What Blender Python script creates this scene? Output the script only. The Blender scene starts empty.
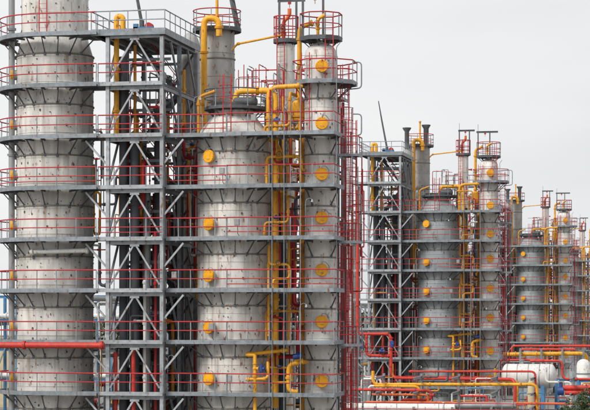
import bpy, math, random
from mathutils import Vector, Matrix
random.seed(7)
PI = math.pi
R_ = math.radians
scene = bpy.context.scene

# ------------------------------------------------------------------ camera, sky, sun, exposure
F = 2000.0                                  # focal length in photo pixels (590 wide)
TH = math.atan(415 / F)                     # plant rows run 12 degrees to the right of the view axis
SN, CS = math.sin(TH), math.cos(TH)
CAM_Y = -40.7                               # the photographer stands well back with a long lens
H = 14.0                                    # eye height
cam_d = bpy.data.cameras.new('camera')
cam = bpy.data.objects.new('camera', cam_d)
scene.collection.objects.link(cam)
cam.location = (0, CAM_Y, H)
cam.rotation_euler = (PI / 2, 0, TH)
cam_d.sensor_width = 36
cam_d.lens = F / 590 * 36
cam_d.shift_y = 107 / 590
cam_d.clip_end = 6000
scene.camera = cam

SUN_AZ = R_(236)                            # direction (in the ground plane) towards the sun
SUN_EL = R_(42)
w = bpy.data.worlds.new('World')
scene.world = w
w.use_nodes = True
nt = w.node_tree
nt.nodes.clear()
wo = nt.nodes.new('ShaderNodeOutputWorld')
bg = nt.nodes.new('ShaderNodeBackground')
sky = nt.nodes.new('ShaderNodeTexSky')
sky.sky_type = 'NISHITA'
sky.sun_disc = False
sky.sun_elevation = SUN_EL
sky.sun_rotation = PI / 2 - SUN_AZ
sky.air_density = 1.0
sky.dust_density = 4.0
hs = nt.nodes.new('ShaderNodeHueSaturation')
hs.inputs['Saturation'].default_value = 0.12
mix = nt.nodes.new('ShaderNodeMix')
mix.data_type = 'RGBA'
mix.inputs[0].default_value = 0.9
tc = nt.nodes.new('ShaderNodeTexCoord')
mp = nt.nodes.new('ShaderNodeMapping')
mp.inputs['Scale'].default_value = (1.5, 1.5, 5)
nz = nt.nodes.new('ShaderNodeTexNoise')
nz.inputs['Scale'].default_value = 1.6
nz.inputs['Detail'].default_value = 4
rp = nt.nodes.new('ShaderNodeValToRGB')     # overcast cloud sheet, faintly mottled
rp.color_ramp.elements[0].position = 0.3
rp.color_ramp.elements[0].color = (7.6, 7.85, 8.05, 1)
rp.color_ramp.elements[1].position = 0.75
rp.color_ramp.elements[1].color = (10.2, 10.2, 10.15, 1)
L = nt.links.new
L(tc.outputs['Generated'], mp.inputs[0]); L(mp.outputs[0], nz.inputs['Vector'])
L(nz.outputs['Fac'], rp.inputs[0])
L(sky.outputs[0], hs.inputs['Color']); L(hs.outputs[0], mix.inputs[6]); L(rp.outputs[0], mix.inputs[7])
L(mix.outputs[2], bg.inputs[0]); L(bg.outputs[0], wo.inputs[0])
bg.inputs[1].default_value = 0.0525

sd = bpy.data.lights.new('sun', 'SUN')
sd.energy = 1.5
sd.angle = R_(22)
sd.color = (1.0, 0.965, 0.91)
so = bpy.data.objects.new('sun', sd)
scene.collection.objects.link(so)
so.location = (-60, -60, 90)
sv = Vector((math.cos(SUN_AZ) * math.cos(SUN_EL), math.sin(SUN_AZ) * math.cos(SUN_EL), math.sin(SUN_EL)))
so.rotation_euler = sv.to_track_quat('Z', 'Y').to_euler()
vs = scene.view_settings
vs.view_transform = 'Standard'; vs.look = 'None'; vs.gamma = 1; vs.exposure = 0.98; vs.use_curve_mapping = False

# ------------------------------------------------------------------ pixel -> plant position
def X(px, y):
    t = (px - 295) / F
    return (y - CAM_Y) * (t * CS - SN) / (CS + t * SN)
def P(px, py, y):                           # point seen at photo pixel (px, py) in the plant plane y
    x = X(px, y); d = -x * SN + (y - CAM_Y) * CS
    return Vector((x, y, H + (312 - py) * d / F))

# ------------------------------------------------------------------ materials
M = {}
def mat(key, col, rough=0.6, metal=0.0, var=0.25, vscale=3.0, stretch=1.0, rust=0.0, rustcol=(0.16, 0.06, 0.025), bump=0.0, speck=0.0, stain=None, runs=0):
    m = bpy.data.materials.new(key); m.use_nodes = True
    n = m.node_tree.nodes; lk = m.node_tree.links.new
    b = n['Principled BSDF']
    b.inputs['Roughness'].default_value = rough
    b.inputs['Metallic'].default_value = metal
    g = n.new('ShaderNodeNewGeometry')
    mp = n.new('ShaderNodeMapping'); mp.inputs['Scale'].default_value = (1, 1, stretch)
    lk(g.outputs['Position'], mp.inputs[0])
    a = n.new('ShaderNodeTexNoise'); a.inputs['Scale'].default_value = vscale; a.inputs['Detail'].default_value = 6
    a.inputs['Roughness'].default_value = 0.62
    lk(mp.outputs[0], a.inputs['Vector'])
    r = n.new('ShaderNodeValToRGB')
    r.color_ramp.elements[0].position = 0.3; r.color_ramp.elements[1].position = 0.7
    r.color_ramp.elements[0].color = tuple(c * (1 - var) for c in col) + (1,)
    r.color_ramp.elements[1].color = tuple(min(1, c * (1 + var * 0.6)) for c in col) + (1,)
    lk(a.outputs['Fac'], r.inputs[0])
    out = r.outputs[0]
    oi = n.new('ShaderNodeObjectInfo')      # each piece a slightly different batch of paint
    mr = n.new('ShaderNodeMapRange'); mr.inputs[3].default_value = 0.9; mr.inputs[4].default_value = 1.08
    lk(oi.outputs['Random'], mr.inputs[0])
    mm = n.new('ShaderNodeVectorMath'); mm.operation = 'SCALE'
    lk(out, mm.inputs[0]); lk(mr.outputs[0], mm.inputs['Scale']); out = mm.outputs[0]
    def blend(fac, colr, base):
        x = n.new('ShaderNodeMix'); x.data_type = 'RGBA'
        lk(fac, x.inputs[0]); lk(base, x.inputs[6]); x.inputs[7].default_value = tuple(colr) + (1,)
        return x.outputs[2]
    def thresh(scale, lo, hi, amt, st=1.0, det=5):
        q = n.new('ShaderNodeMapping'); q.inputs['Scale'].default_value = (1, 1, st)
        lk(g.outputs['Position'], q.inputs[0])
        t = n.new('ShaderNodeTexNoise'); t.inputs['Scale'].default_value = scale; t.inputs['Detail'].default_value = det
        lk(q.outputs[0], t.inputs['Vector'])
        k = n.new('ShaderNodeMapRange'); k.inputs[1].default_value = lo; k.inputs[2].default_value = hi
        k.inputs[3].default_value = 0; k.inputs[4].default_value = amt
        lk(t.outputs['Fac'], k.inputs[0]); return k.outputs[0]
    if stain:
        out = blend(thresh(2.2, 0.46, 0.72, stain[0], 0.12), stain[1], out)
        out = blend(thresh(0.55, 0.5, 0.75, stain[0] * 0.8, 0.5), stain[1], out)
    if runs:                                # rust and dirt washed down from the bracket seats of every deck
        sx = n.new('ShaderNodeSeparateXYZ'); lk(g.outputs['Position'], sx.inputs[0])
        m1 = n.new('ShaderNodeMath'); m1.operation = 'MULTIPLY_ADD'; m1.inputs[1].default_value = 1 / 3.2; m1.inputs[2].default_value = -(8.0 / 3.2) + 10
        lk(sx.outputs['Z'], m1.inputs[0])
        m2 = n.new('ShaderNodeMath'); m2.operation = 'FRACT'; lk(m1.outputs[0], m2.inputs[0])
        m3 = n.new('ShaderNodeMapRange'); m3.inputs[1].default_value = 0.35; m3.inputs[2].default_value = 1.0; lk(m2.outputs[0], m3.inputs[0])
        m4 = n.new('ShaderNodeMath'); m4.operation = 'MULTIPLY'; lk(m3.outputs[0], m4.inputs[0])
        lk(thresh(3.6, 0.52, 0.68, runs, 0.05), m4.inputs[1])
        out = blend(m4.outputs[0], (0.23, 0.165, 0.11), out)
    if rust: out = blend(thresh(5.0, 0.62 - rust * 0.3, 0.72, 0.85, 0.4), rustcol, out)
    if speck: out = blend(thresh(9.0, 0.69, 0.73, speck, 1.0, 3), (0.09, 0.06, 0.045), out)
    lk(out, b.inputs['Base Color'])
    if bump:
        bp = n.new('ShaderNodeBump'); bp.inputs['Strength'].default_value = bump; bp.inputs['Distance'].default_value = 0.02
        lk(a.outputs['Fac'], bp.inputs['Height']); lk(bp.outputs[0], b.inputs['Normal'])
    M[key] = m
    return m

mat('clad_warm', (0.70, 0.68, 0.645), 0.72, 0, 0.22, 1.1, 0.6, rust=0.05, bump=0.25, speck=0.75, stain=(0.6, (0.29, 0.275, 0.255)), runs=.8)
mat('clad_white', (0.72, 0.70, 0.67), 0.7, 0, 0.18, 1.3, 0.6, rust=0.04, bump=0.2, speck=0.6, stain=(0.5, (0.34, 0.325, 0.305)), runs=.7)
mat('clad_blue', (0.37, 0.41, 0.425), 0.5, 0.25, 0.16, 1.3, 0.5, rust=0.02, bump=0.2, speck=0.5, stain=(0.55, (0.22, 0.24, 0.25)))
mat('clad_grey', (0.40, 0.395, 0.38), 0.65, 0.1, 0.2, 1.2, 0.5, rust=0.10, bump=0.2, speck=0.6, stain=(0.45, (0.20, 0.185, 0.17)))
mat('joint', (0.24, 0.225, 0.20), 0.8, 0, 0.3, 4, rust=0.25)
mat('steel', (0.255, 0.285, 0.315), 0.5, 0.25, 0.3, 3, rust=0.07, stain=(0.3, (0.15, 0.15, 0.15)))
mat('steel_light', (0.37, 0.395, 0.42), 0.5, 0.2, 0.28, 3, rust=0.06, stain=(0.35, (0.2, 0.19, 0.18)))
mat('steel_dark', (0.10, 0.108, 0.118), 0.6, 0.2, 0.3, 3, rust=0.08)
mat('grating', (0.15, 0.155, 0.16), 0.75, 0.2, 0.3, 6, rust=0.1)
mat('pipe_dark', (0.075, 0.083, 0.098), 0.6, 0.2, 0.35, 1.5, 0.4, rust=0.05)
mat('pipe_grey', (0.30, 0.31, 0.315), 0.5, 0.3, 0.2, 1.5, 0.4, rust=0.05)
mat('pipe_white', (0.70, 0.69, 0.665), 0.55, 0.0, 0.14, 1.5, 0.4, rust=0.06, stain=(0.3, (0.4, 0.37, 0.33)))
mat('pin', (0.10, 0.085, 0.07), 0.8, 0.1, 0.3, 6, rust=0.3)
mat('red', (0.42, 0.014, 0.02), 0.62, 0, 0.25, 3, rust=0.03)
mat('red_pipe', (0.60, 0.04, 0.025), 0.55, 0, 0.3, 2.5, rust=0.08, stain=(0.4, (0.27, 0.05, 0.04)))
mat('orange_pipe', (0.62, 0.13, 0.03), 0.45, 0, 0.2, 2, rust=0.02)
mat('yellow', (0.80, 0.38, 0.015), 0.5, 0, 0.22, 2.5, 0.5, rust=0.08, stain=(0.25, (0.30, 0.15, 0.04)))
mat('yellow_dirty', (0.58, 0.26, 0.018), 0.55, 0, 0.3, 2, 0.5, rust=0.12)
mat('manhole', (0.86, 0.40, 0.008), 0.5, 0, 0.15, 5, rust=0.04, stain=(0.2, (0.45, 0.19, 0.02)))
mat('blue', (0.018, 0.06, 0.24), 0.45, 0, 0.3, 4, rust=0.05)
mat('blue_steel', (0.06, 0.20, 0.38), 0.5, 0, 0.25, 3, rust=0.05)
mat('handwheel', (0.05, 0.05, 0.06), 0.5, 0.3, 0.2, 5)
mat('ground', (0.20, 0.19, 0.17), 0.9, 0, 0.35, 0.35, bump=0.5)
mat('road', (0.06, 0.06, 0.062), 0.85, 0, 0.25, 0.6)
mat('kerb', (0.38, 0.37, 0.35), 0.85, 0, 0.2, 2)
mat('bark', (0.11, 0.08, 0.055), 0.9, 0, 0.4, 5)
mat('leaf', (0.055, 0.085, 0.03), 0.6, 0, 0.5, 1.2)
mat('leaf_far', (0.06, 0.085, 0.045), 0.7, 0, 0.4, 0.2)
mat('cream', (0.55, 0.47, 0.30), 0.7, 0, 0.15, 1)
mat('window', (0.05, 0.06, 0.07), 0.15, 0, 0.2, 1)

# ------------------------------------------------------------------ mesh helpers
COL = scene.collection
def frame_of(d):
    d = d.normalized()
    up = Vector((0, 0, 1)) if abs(d.z) < 0.95 else Vector((0, 1, 0))
    a = d.cross(up).normalized()
    return a, a.cross(d).normalized()

class MB:
    def __init__(s): s.v = []; s.f = []
    def box(s, c, d, rot=None):
        c = Vector(c); o = len(s.v)
        for sx, sy, sz in ((-1,-1,-1),(1,-1,-1),(1,1,-1),(-1,1,-1),(-1,-1,1),(1,-1,1),(1,1,1),(-1,1,1)):
            p = Vector((sx * d[0] / 2, sy * d[1] / 2, sz * d[2] / 2))
            if rot is not None: p = rot @ p
            s.v.append(c + p)
        s.f += [tuple(o + i for i in q) for q in ((3,2,1,0),(4,5,6,7),(0,1,5,4),(1,2,6,5),(2,3,7,6),(3,0,4,7))]
        return s
    def bar(s, a, b, w, h):                 # rectangular bar from a to b; h is along "up"
        a, b = Vector(a), Vector(b)
        side, up = frame_of(b - a); o = len(s.v)
        for p in (a, b):
            for i, j in ((-1,-1),(1,-1),(1,1),(-1,1)): s.v.append(p + side * i * w / 2 + up * j * h / 2)
        s.f += [tuple(o + i for i in q) for q in ((0,1,2,3),(7,6,5,4),(0,4,5,1),(1,5,6,2),(2,6,7,3),(3,7,4,0))]
        return s
    def ibeam(s, a, b, w, h, t=0.03):       # I section: two flanges and a web
        a, b = Vector(a), Vector(b)
        side, up = frame_of(b - a)
        s.bar(a + up * (h - t) / 2, b + up * (h - t) / 2, w, t)
        s.bar(a - up * (h - t) / 2, b - up * (h - t) / 2, w, t)
        return s.bar(a, b, t, h - 2 * t - 0.002)
    def tube(s, pts, r, n=8, cap=True):
        pts = [Vector(p) for p in pts]; k = len(pts); o = len(s.v)
        rs = r if isinstance(r, (list, tuple)) else [r] * k
        side = None
        for i, p in enumerate(pts):
            d = (pts[min(i + 1, k - 1)] - pts[max(i - 1, 0)]).normalized()
            if side is None: side, up = frame_of(d)
            else:
                side = (side - d * side.dot(d)).normalized(); up = side.cross(d)
            for j in range(n):
                a = 2 * PI * j / n
                s.v.append(p + (side * math.cos(a) + up * math.sin(a)) * rs[i])
        for i in range(k - 1):
            for j in range(n):
                a = o + i * n + j; b = o + i * n + (j + 1) % n
                s.f.append((a, b, b + n, a + n))
        if cap:
            s.f.append(tuple(o + j for j in range(n))[::-1]); s.f.append(tuple(o + (k - 1) * n + j for j in range(n)))
        return s
    def lathe(s, prof, n=48, c=(0, 0, 0), cap=True):   # prof: (radius, z) from bottom to top
        o = len(s.v)
        for r, z in prof:
            for j in range(n):
                a = 2 * PI * j / n
                s.v.append(Vector((c[0] + r * math.cos(a), c[1] + r * math.sin(a), c[2] + z)))
        for i in range(len(prof) - 1):
            for j in range(n):
                a = o + i * n + j; b = o + i * n + (j + 1) % n
                s.f.append((a, b, b + n, a + n))
        if cap:
            s.f.append(tuple(o + j for j in range(n))[::-1])
            s.f.append(tuple(o + (len(prof) - 1) * n + j for j in range(n)))
        return s
    def prism(s, poly, z0, z1):
        n = len(poly); o = len(s.v)
        s.v += [Vector((x, y, z0)) for x, y in poly] + [Vector((x, y, z1)) for x, y in poly]
        s.f.append(tuple(o + i for i in range(n))[::-1]); s.f.append(tuple(o + n + i for i in range(n)))
        for i in range(n):
            j = (i + 1) % n; s.f.append((o + i, o + j, o + n + j, o + n + i))
        return s
    def mesh(s, name, m, smooth=True):
        me = bpy.data.meshes.new(name)
        me.from_pydata([tuple(v) for v in s.v], [], s.f)
        me.materials.append(M[m])
        if smooth:
            me.polygons.foreach_set('use_smooth', [True] * len(me.polygons))
            me.set_sharp_from_angle(angle=R_(38))
        me.update()
        return me

CACHE = {}
def cached(key, fn):
    if key not in CACHE: CACHE[key] = fn()
    return CACHE[key]

def obj(name, me, parent=None, loc=(0, 0, 0), rot=None):
    o = bpy.data.objects.new(name, me); COL.objects.link(o)
    o.parent = parent; o.location = loc
    if rot is not None: o.rotation_euler = rot
    return o
def thing(name, label, cat, loc, group=None):
    o = bpy.data.objects.new(name, None); COL.objects.link(o)
    o.location = loc; o.empty_display_size = 0.3
    return tag(o, label, cat, group)
def tag(o, label, cat, group=None):
    o['label'] = label; o['category'] = cat
    if group: o['group'] = group
    return o
def struct(name, me, loc=(0, 0, 0)):
    o = obj(name, me, None, loc); o['kind'] = 'structure'; return o

def fillet(pts, b):
    pts = [Vector(p) for p in pts]
    out = [pts[0]]
    for i in range(1, len(pts) - 1):
        p0, p, p1 = pts[i - 1], pts[i], pts[i + 1]
        d0, d1 = (p0 - p), (p1 - p)
        if d0.normalized().dot(d1.normalized()) < -0.985: out.append(p); continue
        q = min(b, d0.length * 0.48, d1.length * 0.48)
        a, c = p + d0.normalized() * q, p + d1.normalized() * q
        for t in (0, 0.25, 0.5, 0.75, 1): out.append(a * (1 - t) ** 2 + p * 2 * t * (1 - t) + c * t * t)
    out.append(pts[-1])
    return out

def flange_mesh(r, m):
    return cached(('fl', round(r, 3), m), lambda: MB().tube([(0, 0, -0.07), (0, 0, -0.008)], r * 1.38 + .01, 16).tube([(0, 0, 0.008), (0, 0, 0.07)], r * 1.38 + .01, 16).mesh('flange', m))
def orient(d): return Vector(d).to_track_quat('Z', 'Y').to_euler()

def valve(parent, p, d, r, m='yellow', act='blue', up=None):
    """gate valve body with bonnet; a motor drum or a handwheel on its spindle"""
    p, d = Vector(p), Vector(d).normalized()
    side, u = frame_of(d)
    if up is not None: u = Vector(up)
    b = MB()
    b.tube([p - d * r * 3, p - d * r * 2.6], r * 1.6, 12); b.tube([p + d * r * 2.6, p + d * r * 3], r * 1.6, 12)
    b.tube([p - d * r * 2.6, p - d * r * 1.2, p, p + d * r * 1.2, p + d * r * 2.6], [r, r * 1.05, r * 1.5, r * 1.05, r], 12)
    b.tube([p, p + u * r * 2.6], r * 0.9, 10)
    b.tube([p + u * r * 2.6, p + u * r * 2.9], r * 1.4, 12)
    v = obj('valve', b.mesh('valve', m), parent)
    a = MB()
    if act == 'wheel':
        c = p + u * r * 5
        a.tube([p + u * r * 2.9, c], r * 0.22, 6)
        s2 = u.cross(d)
        ring = [c + (d * math.cos(t) + s2 * math.sin(t)) * r * 1.9 for t in [2 * PI * i / 12 for i in range(13)]]
        a.tube(ring, r * 0.2, 6, False)
        a.bar(ring[0], ring[6], r * 0.2, r * 0.2); a.bar(ring[3], ring[9], r * 0.2, r * 0.2)
        obj('handwheel', a.mesh('handwheel', 'handwheel'), v)
    else:
        c = p + u * r * 4.3
        a.tube([p + u * r * 2.9, c], r * 0.8, 10)
        a.tube([c - d * r * 2.3, c - d * r * 1.9, c + d * r * 1.9, c + d * r * 2.3], [r * 0.9, r * 1.35, r * 1.35, r * 0.9], 14)
        a.tube([c, c + u * r * 2.2], r * 0.85, 10)
        obj('actuator', a.mesh('actuator', act), v)
    return v

def pipe(name, label, pts, r, m, group=None, bend=None, flanges=(), valves=(), fm=None, cat='pipe', n=12):
    """one pipe run; flanges: (segment index, fraction); valves: (segment, fraction, actuator, up)"""
    base = Vector(pts[0]); pts = [Vector(p) - base for p in pts]
    t = thing(name, label, cat, base, group)
    path = fillet(pts, bend or r * 3.2)
    obj('tube', MB().tube(path, r, n).mesh('tube', m), t)
    for (i, fr) in flanges:
        d = pts[i + 1] - pts[i]
        obj('flange', flange_mesh(r, fm or m), t, pts[i] + d * fr, orient(d))
    for (i, fr, act, up) in valves:
        d = pts[i + 1] - pts[i]
        valve(t, pts[i] + d * fr, d, r * .92, m, act, up)
    return t

# ------------------------------------------------------------------ columns
def pins(R, h, seed, dense):
    rnd = random.Random(seed); b = MB()
    rows = max(1, int(h / 0.55)); k = int(2 * PI * R / 0.55)
    for i in range(rows):
        for j in range(k):
            if rnd.random() > dense: continue
            a = 2 * PI * (j + 0.5 * (i % 2) + rnd.uniform(-.45, .45)) / k
            z = (i + 0.5) * h / rows + rnd.uniform(-.2, .2)
            b.box(((R + 0.02) * math.cos(a), (R + 0.02) * math.sin(a), z), (0.06, rnd.choice((.04, .05, .08)), rnd.choice((0.05, 0.06, 0.13))), Matrix.Rotation(a, 3, 'Z'))
    return b.mesh('cladding_pins', 'pin', False)

def manhole(col, R, z, ang, r=0.41):
    def nk():
        b = MB(); b.tube([(0, 0, -0.15), (0, 0, 0.26)], r * 0.78, 20); return b.mesh('manhole', 'clad_grey')
    def cv():
        b = MB()
        b.tube([(0, 0, 0.262), (0, 0, 0.33)], r, 28)
        b.tube([(0, 0, 0.336), (0, 0, 0.395), (0, 0, 0.42)], [r * 0.985, r * 0.985, r * 0.93], 28)
        for i in range(16):
            a = 2 * PI * i / 16
            b.tube([(r * .87 * math.cos(a), r * .87 * math.sin(a), 0.415), (r * .87 * math.cos(a), r * .87 * math.sin(a), 0.455)], 0.022, 6)
        return b.mesh('cover', 'manhole')
    def dv():
        b = MB()
        b.tube([(r + .05, 0, 0.3), (r + .05, .25, 0.3), (r * .6, .5, 0.36), (0.02, .5, 0.4), (0.0, 0.36, .46)], 0.022, 6)
        b.tube([(-.1, -.16, 0.40), (-.1, -.16, .48), (.1, -.16, .48), (.1, -.16, 0.40)], 0.012, 6)
        return b.mesh('davit', 'steel')
    d = Vector((math.cos(ang), math.sin(ang), 0))
    q = Matrix((Vector((-d.y, d.x, 0)), Vector((0, 0, 1)), d)).transposed().to_euler()
    o = obj('manhole', cached(('mh', r), nk), col, d * R + Vector((0, 0, z)), q)
    obj('cover', cached(('mc', r), cv), o)
    obj('davit', cached(('md', r), dv), o)

def column(name, label, x, y, R, z1, m, courses, mholes=(), top='dome', rings=(), dense=0.6, mang=0, mr=0.41, n=56, group=None):
    """courses: ascending list of z joints; each course of cladding is its own piece"""
    t = thing(name, label, 'column', (x, y, 0), group)
    obj('skirt', MB().lathe([(R + .35, 0), (R + .35, .25), (R + .02, .3), (R + .02, courses[0])], n).mesh('skirt', m), t)
    for i in range(len(courses) - 1):
        h = courses[i + 1] - courses[i]
        o = 0.0 if i % 2 else 0.008
        me = cached(('course', round(R, 2), round(h, 2), o, m, n), lambda: MB().lathe([(R + o, 0), (R + o, h - .05), (R + o + .022, h - .045), (R + o + .022, h - .003)], n).mesh('cladding_course', m))
        obj('cladding_course', me, t, (0, 0, courses[i]), (0, 0, random.random() * 6))
        if dense:
            sd = i % 4
            p = obj('cladding_pins', cached(('pins', round(R, 2), round(h, 2), sd, dense), lambda: pins(R, h, sd, dense)), t, (0, 0, courses[i]), (0, 0, random.random() * 6))
            p['kind'] = 'stuff'
    zt = courses[-1]
    if top == 'dome':
        prof = [(R * math.cos(a) + .004, (z1 - zt) * math.sin(a)) for a in [PI / 2 * k / 7 for k in range(7)]] + [(R * .12, (z1 - zt) * .995)]
        obj('dome', MB().lathe(prof, n).mesh('dome', m), t, (0, 0, zt))
    elif top == 'cone':
        obj('cone', MB().lathe([(R + .004, 0), (R * .97, .15), (R * .62, z1 - zt - .12), (R * .54, z1 - zt), (R * .54, z1 - zt + .3)], n).mesh('cone', m), t, (0, 0, zt))
        obj('top_flange', MB().lathe([(R * .62, 0), (R * .62, .22)], n).lathe([(R * .62, .24), (R * .62, .46)], n).mesh('top_flange', 'steel_dark'), t, (0, 0, z1 + .3))
    elif top == 'neck':
        obj('neck', MB().lathe([(R + .004, 0), (R * .985, .25), (R * .89, 1.05), (R * .87, 1.2)], n).mesh('neck', m), t, (0, 0, zt))
        r2 = R * .87
        for i in range(5):
            obj('cladding_course', cached(('course', round(r2, 2), 1.6, m, n), lambda: MB().lathe([(r2, 0), (r2, 1.55), (r2 + .02, 1.555), (r2 + .02, 1.597)], n).mesh('cladding_course', m)), t, (0, 0, zt + 1.2 + 1.6 * i), (0, 0, i))
            p = obj('cladding_pins', cached(('pins', round(r2, 2), i % 3), lambda: pins(r2, 1.6, i % 3, dense)), t, (0, 0, zt + 1.2 + 1.6 * i)); p['kind'] = 'stuff'
    for z in rings:
        obj('joint_ring', cached(('ring', round(R, 2), n), lambda: MB().lathe([(R + .02, -.05), (R + .07, -.035), (R + .07, .035), (R + .02, .05)], n, cap=False).mesh('joint_ring', 'joint')), t, (0, 0, z))
    for z in mholes: manhole(t, R, z, mang, mr)
    return t

# ------------------------------------------------------------------ platforms
def post_mesh(h, m): return cached(('post', h, m), lambda: MB().box((0, 0, h / 2), (.05, .05, h)).box((0, 0, .06), (.09, .09, .1)).mesh('post', m, False))
def walk(path, step):
    if len(path) > 8:
        out = [path[i] for i in range(0, len(path) - 1, 3)]
        return out[:-1] + walk([path[-2], path[-1]], step)
    """points every ~step along a polyline, corners included"""
    out = []
    for a, b in zip(path[:-1], path[1:]):
        n = max(1, round((b - a).length / step))
        for i in range(n): out.append(a + (b - a) * i / n)
    out.append(path[-1]); return out

def platform(name, label, origin, polys, rails, brackets=(), group=None, rail_m='red', post_m='steel', beam_m='steel', h=1.25, step=1.5, joists=(), beam=0.26, arcs=False, lowrail=True):
    """polys / rails are in coordinates local to origin (deck top = z 0)"""
    t = thing(name, label, 'platform', origin, group)
    b = MB()
    for p in polys: b.prism(p, -.05, 0)
    obj('deck', b.mesh('deck', 'grating', False), t)
    rails_n = 0
    for path in rails:
        path = [Vector((p[0], p[1], 0)) for p in path]
        e = MB()
        for a, c in zip(path[:-1], path[1:]):
            d = (c - a).normalized() * .02
            e.bar(a - d + Vector((0, 0, -.01)), c + d + Vector((0, 0, -.01)), .07, beam)
        obj('edge_beam', e.mesh('edge_beam', beam_m, False), t)
        st_ = step if not isinstance(step, tuple) else step[min(1, rails_n)]
        rails_n += 1
        ps = walk(path, st_) if not arcs else [path[i] for i in range(0, len(path), arcs)]
        for p in ps: obj('post', post_mesh(h, post_m), t, p, (random.gauss(0, .008), random.gauss(0, .008), 0))
        up = lambda z: [p + Vector((0, 0, z)) for p in path]
        obj('top_rail', MB().tube(up(h), .04, 8).mesh('top_rail', rail_m), t)
        obj('mid_rail', MB().tube(up(h * .56), .033, 8).mesh('mid_rail', rail_m), t)
        if lowrail and random.random() < .35: obj('mid_rail', MB().tube(up(h * .3), .03, 8).mesh('mid_rail', rail_m), t)
    for (a, c) in joists: obj('joist', MB().bar(Vector(a) + Vector((0, 0, -.14)), Vector(c) + Vector((0, 0, -.14)), .09, .17).mesh('joist', 'steel', False), t)
    for (a, c, drop) in brackets:           # a: on the shell, c: out under the deck edge
        a, c = Vector((a[0], a[1], 0)), Vector((c[0], c[1], 0))
        m = MB()
        m.bar(a + Vector((0, 0, -.14)), c + Vector((0, 0, -.12)), .06, .12)
        m.bar(a + Vector((0, 0, -drop)), a + (c - a) * .82 + Vector((0, 0, -.17)), .06, .06)
        pd = (c - a).normalized()
        m.box(a + Vector((0, 0, -drop)) + pd * .03, (.13, .13, .16))
        obj('bracket', m.mesh('bracket', 'steel_dark', False), t)
    return t

def arc(cx, cy, r, a0, a1, n): return [(cx + r * math.cos(R_(a0 + (a1 - a0) * i / n)), cy + r * math.sin(R_(a0 + (a1 - a0) * i / n))) for i in range(n + 1)]

def ring_platform(name, label, x, y, z, Ri, Ro, a0, a1, nb=9, drop=1.0, off=(0, 0), segs=24, **kw):
    polys = []
    ao = arc(off[0], off[1], Ro, a0, a1, segs); ai = arc(0, 0, Ri, a0, a1, segs)
    polys = [[ao[i], ao[i + 1], ai[i + 1], ai[i]] for i in range(segs)]
    br = []
    for i in range(nb):
        a = R_(a0 + (a1 - a0) * (i + .5) / nb)
        br.append(((Ri * math.cos(a), Ri * math.sin(a)), (off[0] + (Ro - .06) * math.cos(a), off[1] + (Ro - .06) * math.sin(a)), drop))
    return platform(name, label, (x, y, z), polys, [ao], br, arcs=1 if segs <= 8 else 3, **kw)

# ------------------------------------------------------------------ ladders, gantries
def ladder(name, label, x, y, z0, z1, cage=True, group=None, m='red', w=.5):
    t = thing(name, label, 'ladder', (x, y, z0), group)
    h = z1 - z0
    for s in (-1, 1): obj('stile', cached(('stile', round(h, 1), m), lambda: MB().box((0, 0, h / 2), (.055, .04, h)).mesh('stile', m, False)), t, (s * w / 2, 0, 0))
    rb = MB()
    for i in range(int(h / .3)): rb.tube([(-w / 2, 0, .2 + i * .3), (w / 2, 0, .2 + i * .3)], .011, 5)
    r = obj('rungs', rb.mesh('rungs', m), t); r['kind'] = 'stuff'
    if cage:
        hp = [(p[0], p[1], 0) for p in arc(0, -.3, .38, -215, 35, 12)]
        for i in range(int((h - 2.2) / .8) + 1):
            obj('hoop', cached(('hoop', m), lambda: MB().tube(hp, .02, 6).mesh('hoop', m)), t, (0, 0, 2.2 + i * .8))
        for q in (2, 6, 10): obj('cage_strip', cached(('strip', round(h, 1), m), lambda: MB().box((0, 0, (h - 2.2) / 2), (.035, .015, h - 2.2)).mesh('cage_strip', m, False)), t, (hp[q][0], hp[q][1], 2.2))
    return t

def gantry(name, label, a, b, z0, z1, over=.35, m='steel_dark'):
    a, b = Vector(a), Vector(b)
    t = thing(name, label, 'hoist frame', (a.x, a.y, z0))
    d = b - a
    for p in (Vector((0, 0, 0)), d): obj('post', cached(('gp', round(z1 - z0, 2), m), lambda: MB().box((0, 0, (z1 - z0) / 2), (.13, .13, z1 - z0)).mesh('post', m, False)), t, p)
    u = d.normalized()
    obj('beam', MB().ibeam(-u * over * .4 + Vector((0, 0, z1 - z0 + .1)), d + u * over * 2 + Vector((0, 0, z1 - z0 + .1)), .14, .2).mesh('beam', m, False), t)
    c = d * .6
    obj('hook', MB().tube([c + Vector((0, 0, z1 - z0)), c + Vector((0, 0, z1 - z0 - .4))], .02, 6).box(c + Vector((0, 0, z1 - z0 - .08)), (.2, .12, .16)).mesh('hook', 'red'), t)
    obj('whip_rod', MB().tube([Vector((0, 0, z1 - z0 + .15)), Vector((0, 0, z1 - z0 + .95))], .025, 6).mesh('whip_rod', 'steel'), t)
    return t

# ------------------------------------------------------------------ ground, road, far surroundings
struct('ground', MB().prism([(-3000, -300), (3000, -300), (3000, 5000), (-3000, 5000)], -1, 0).mesh('ground', 'ground', False))
struct('road', MB().prism([(-400, 114), (400, 114), (400, 121), (-400, 121)], .002, .006).mesh('road', 'road', False))
for yy in (113.85, 121.15):
    struct('kerb', MB().box((0, yy, .07), (800, .28, .14)).mesh('kerb', 'kerb', False))

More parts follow.
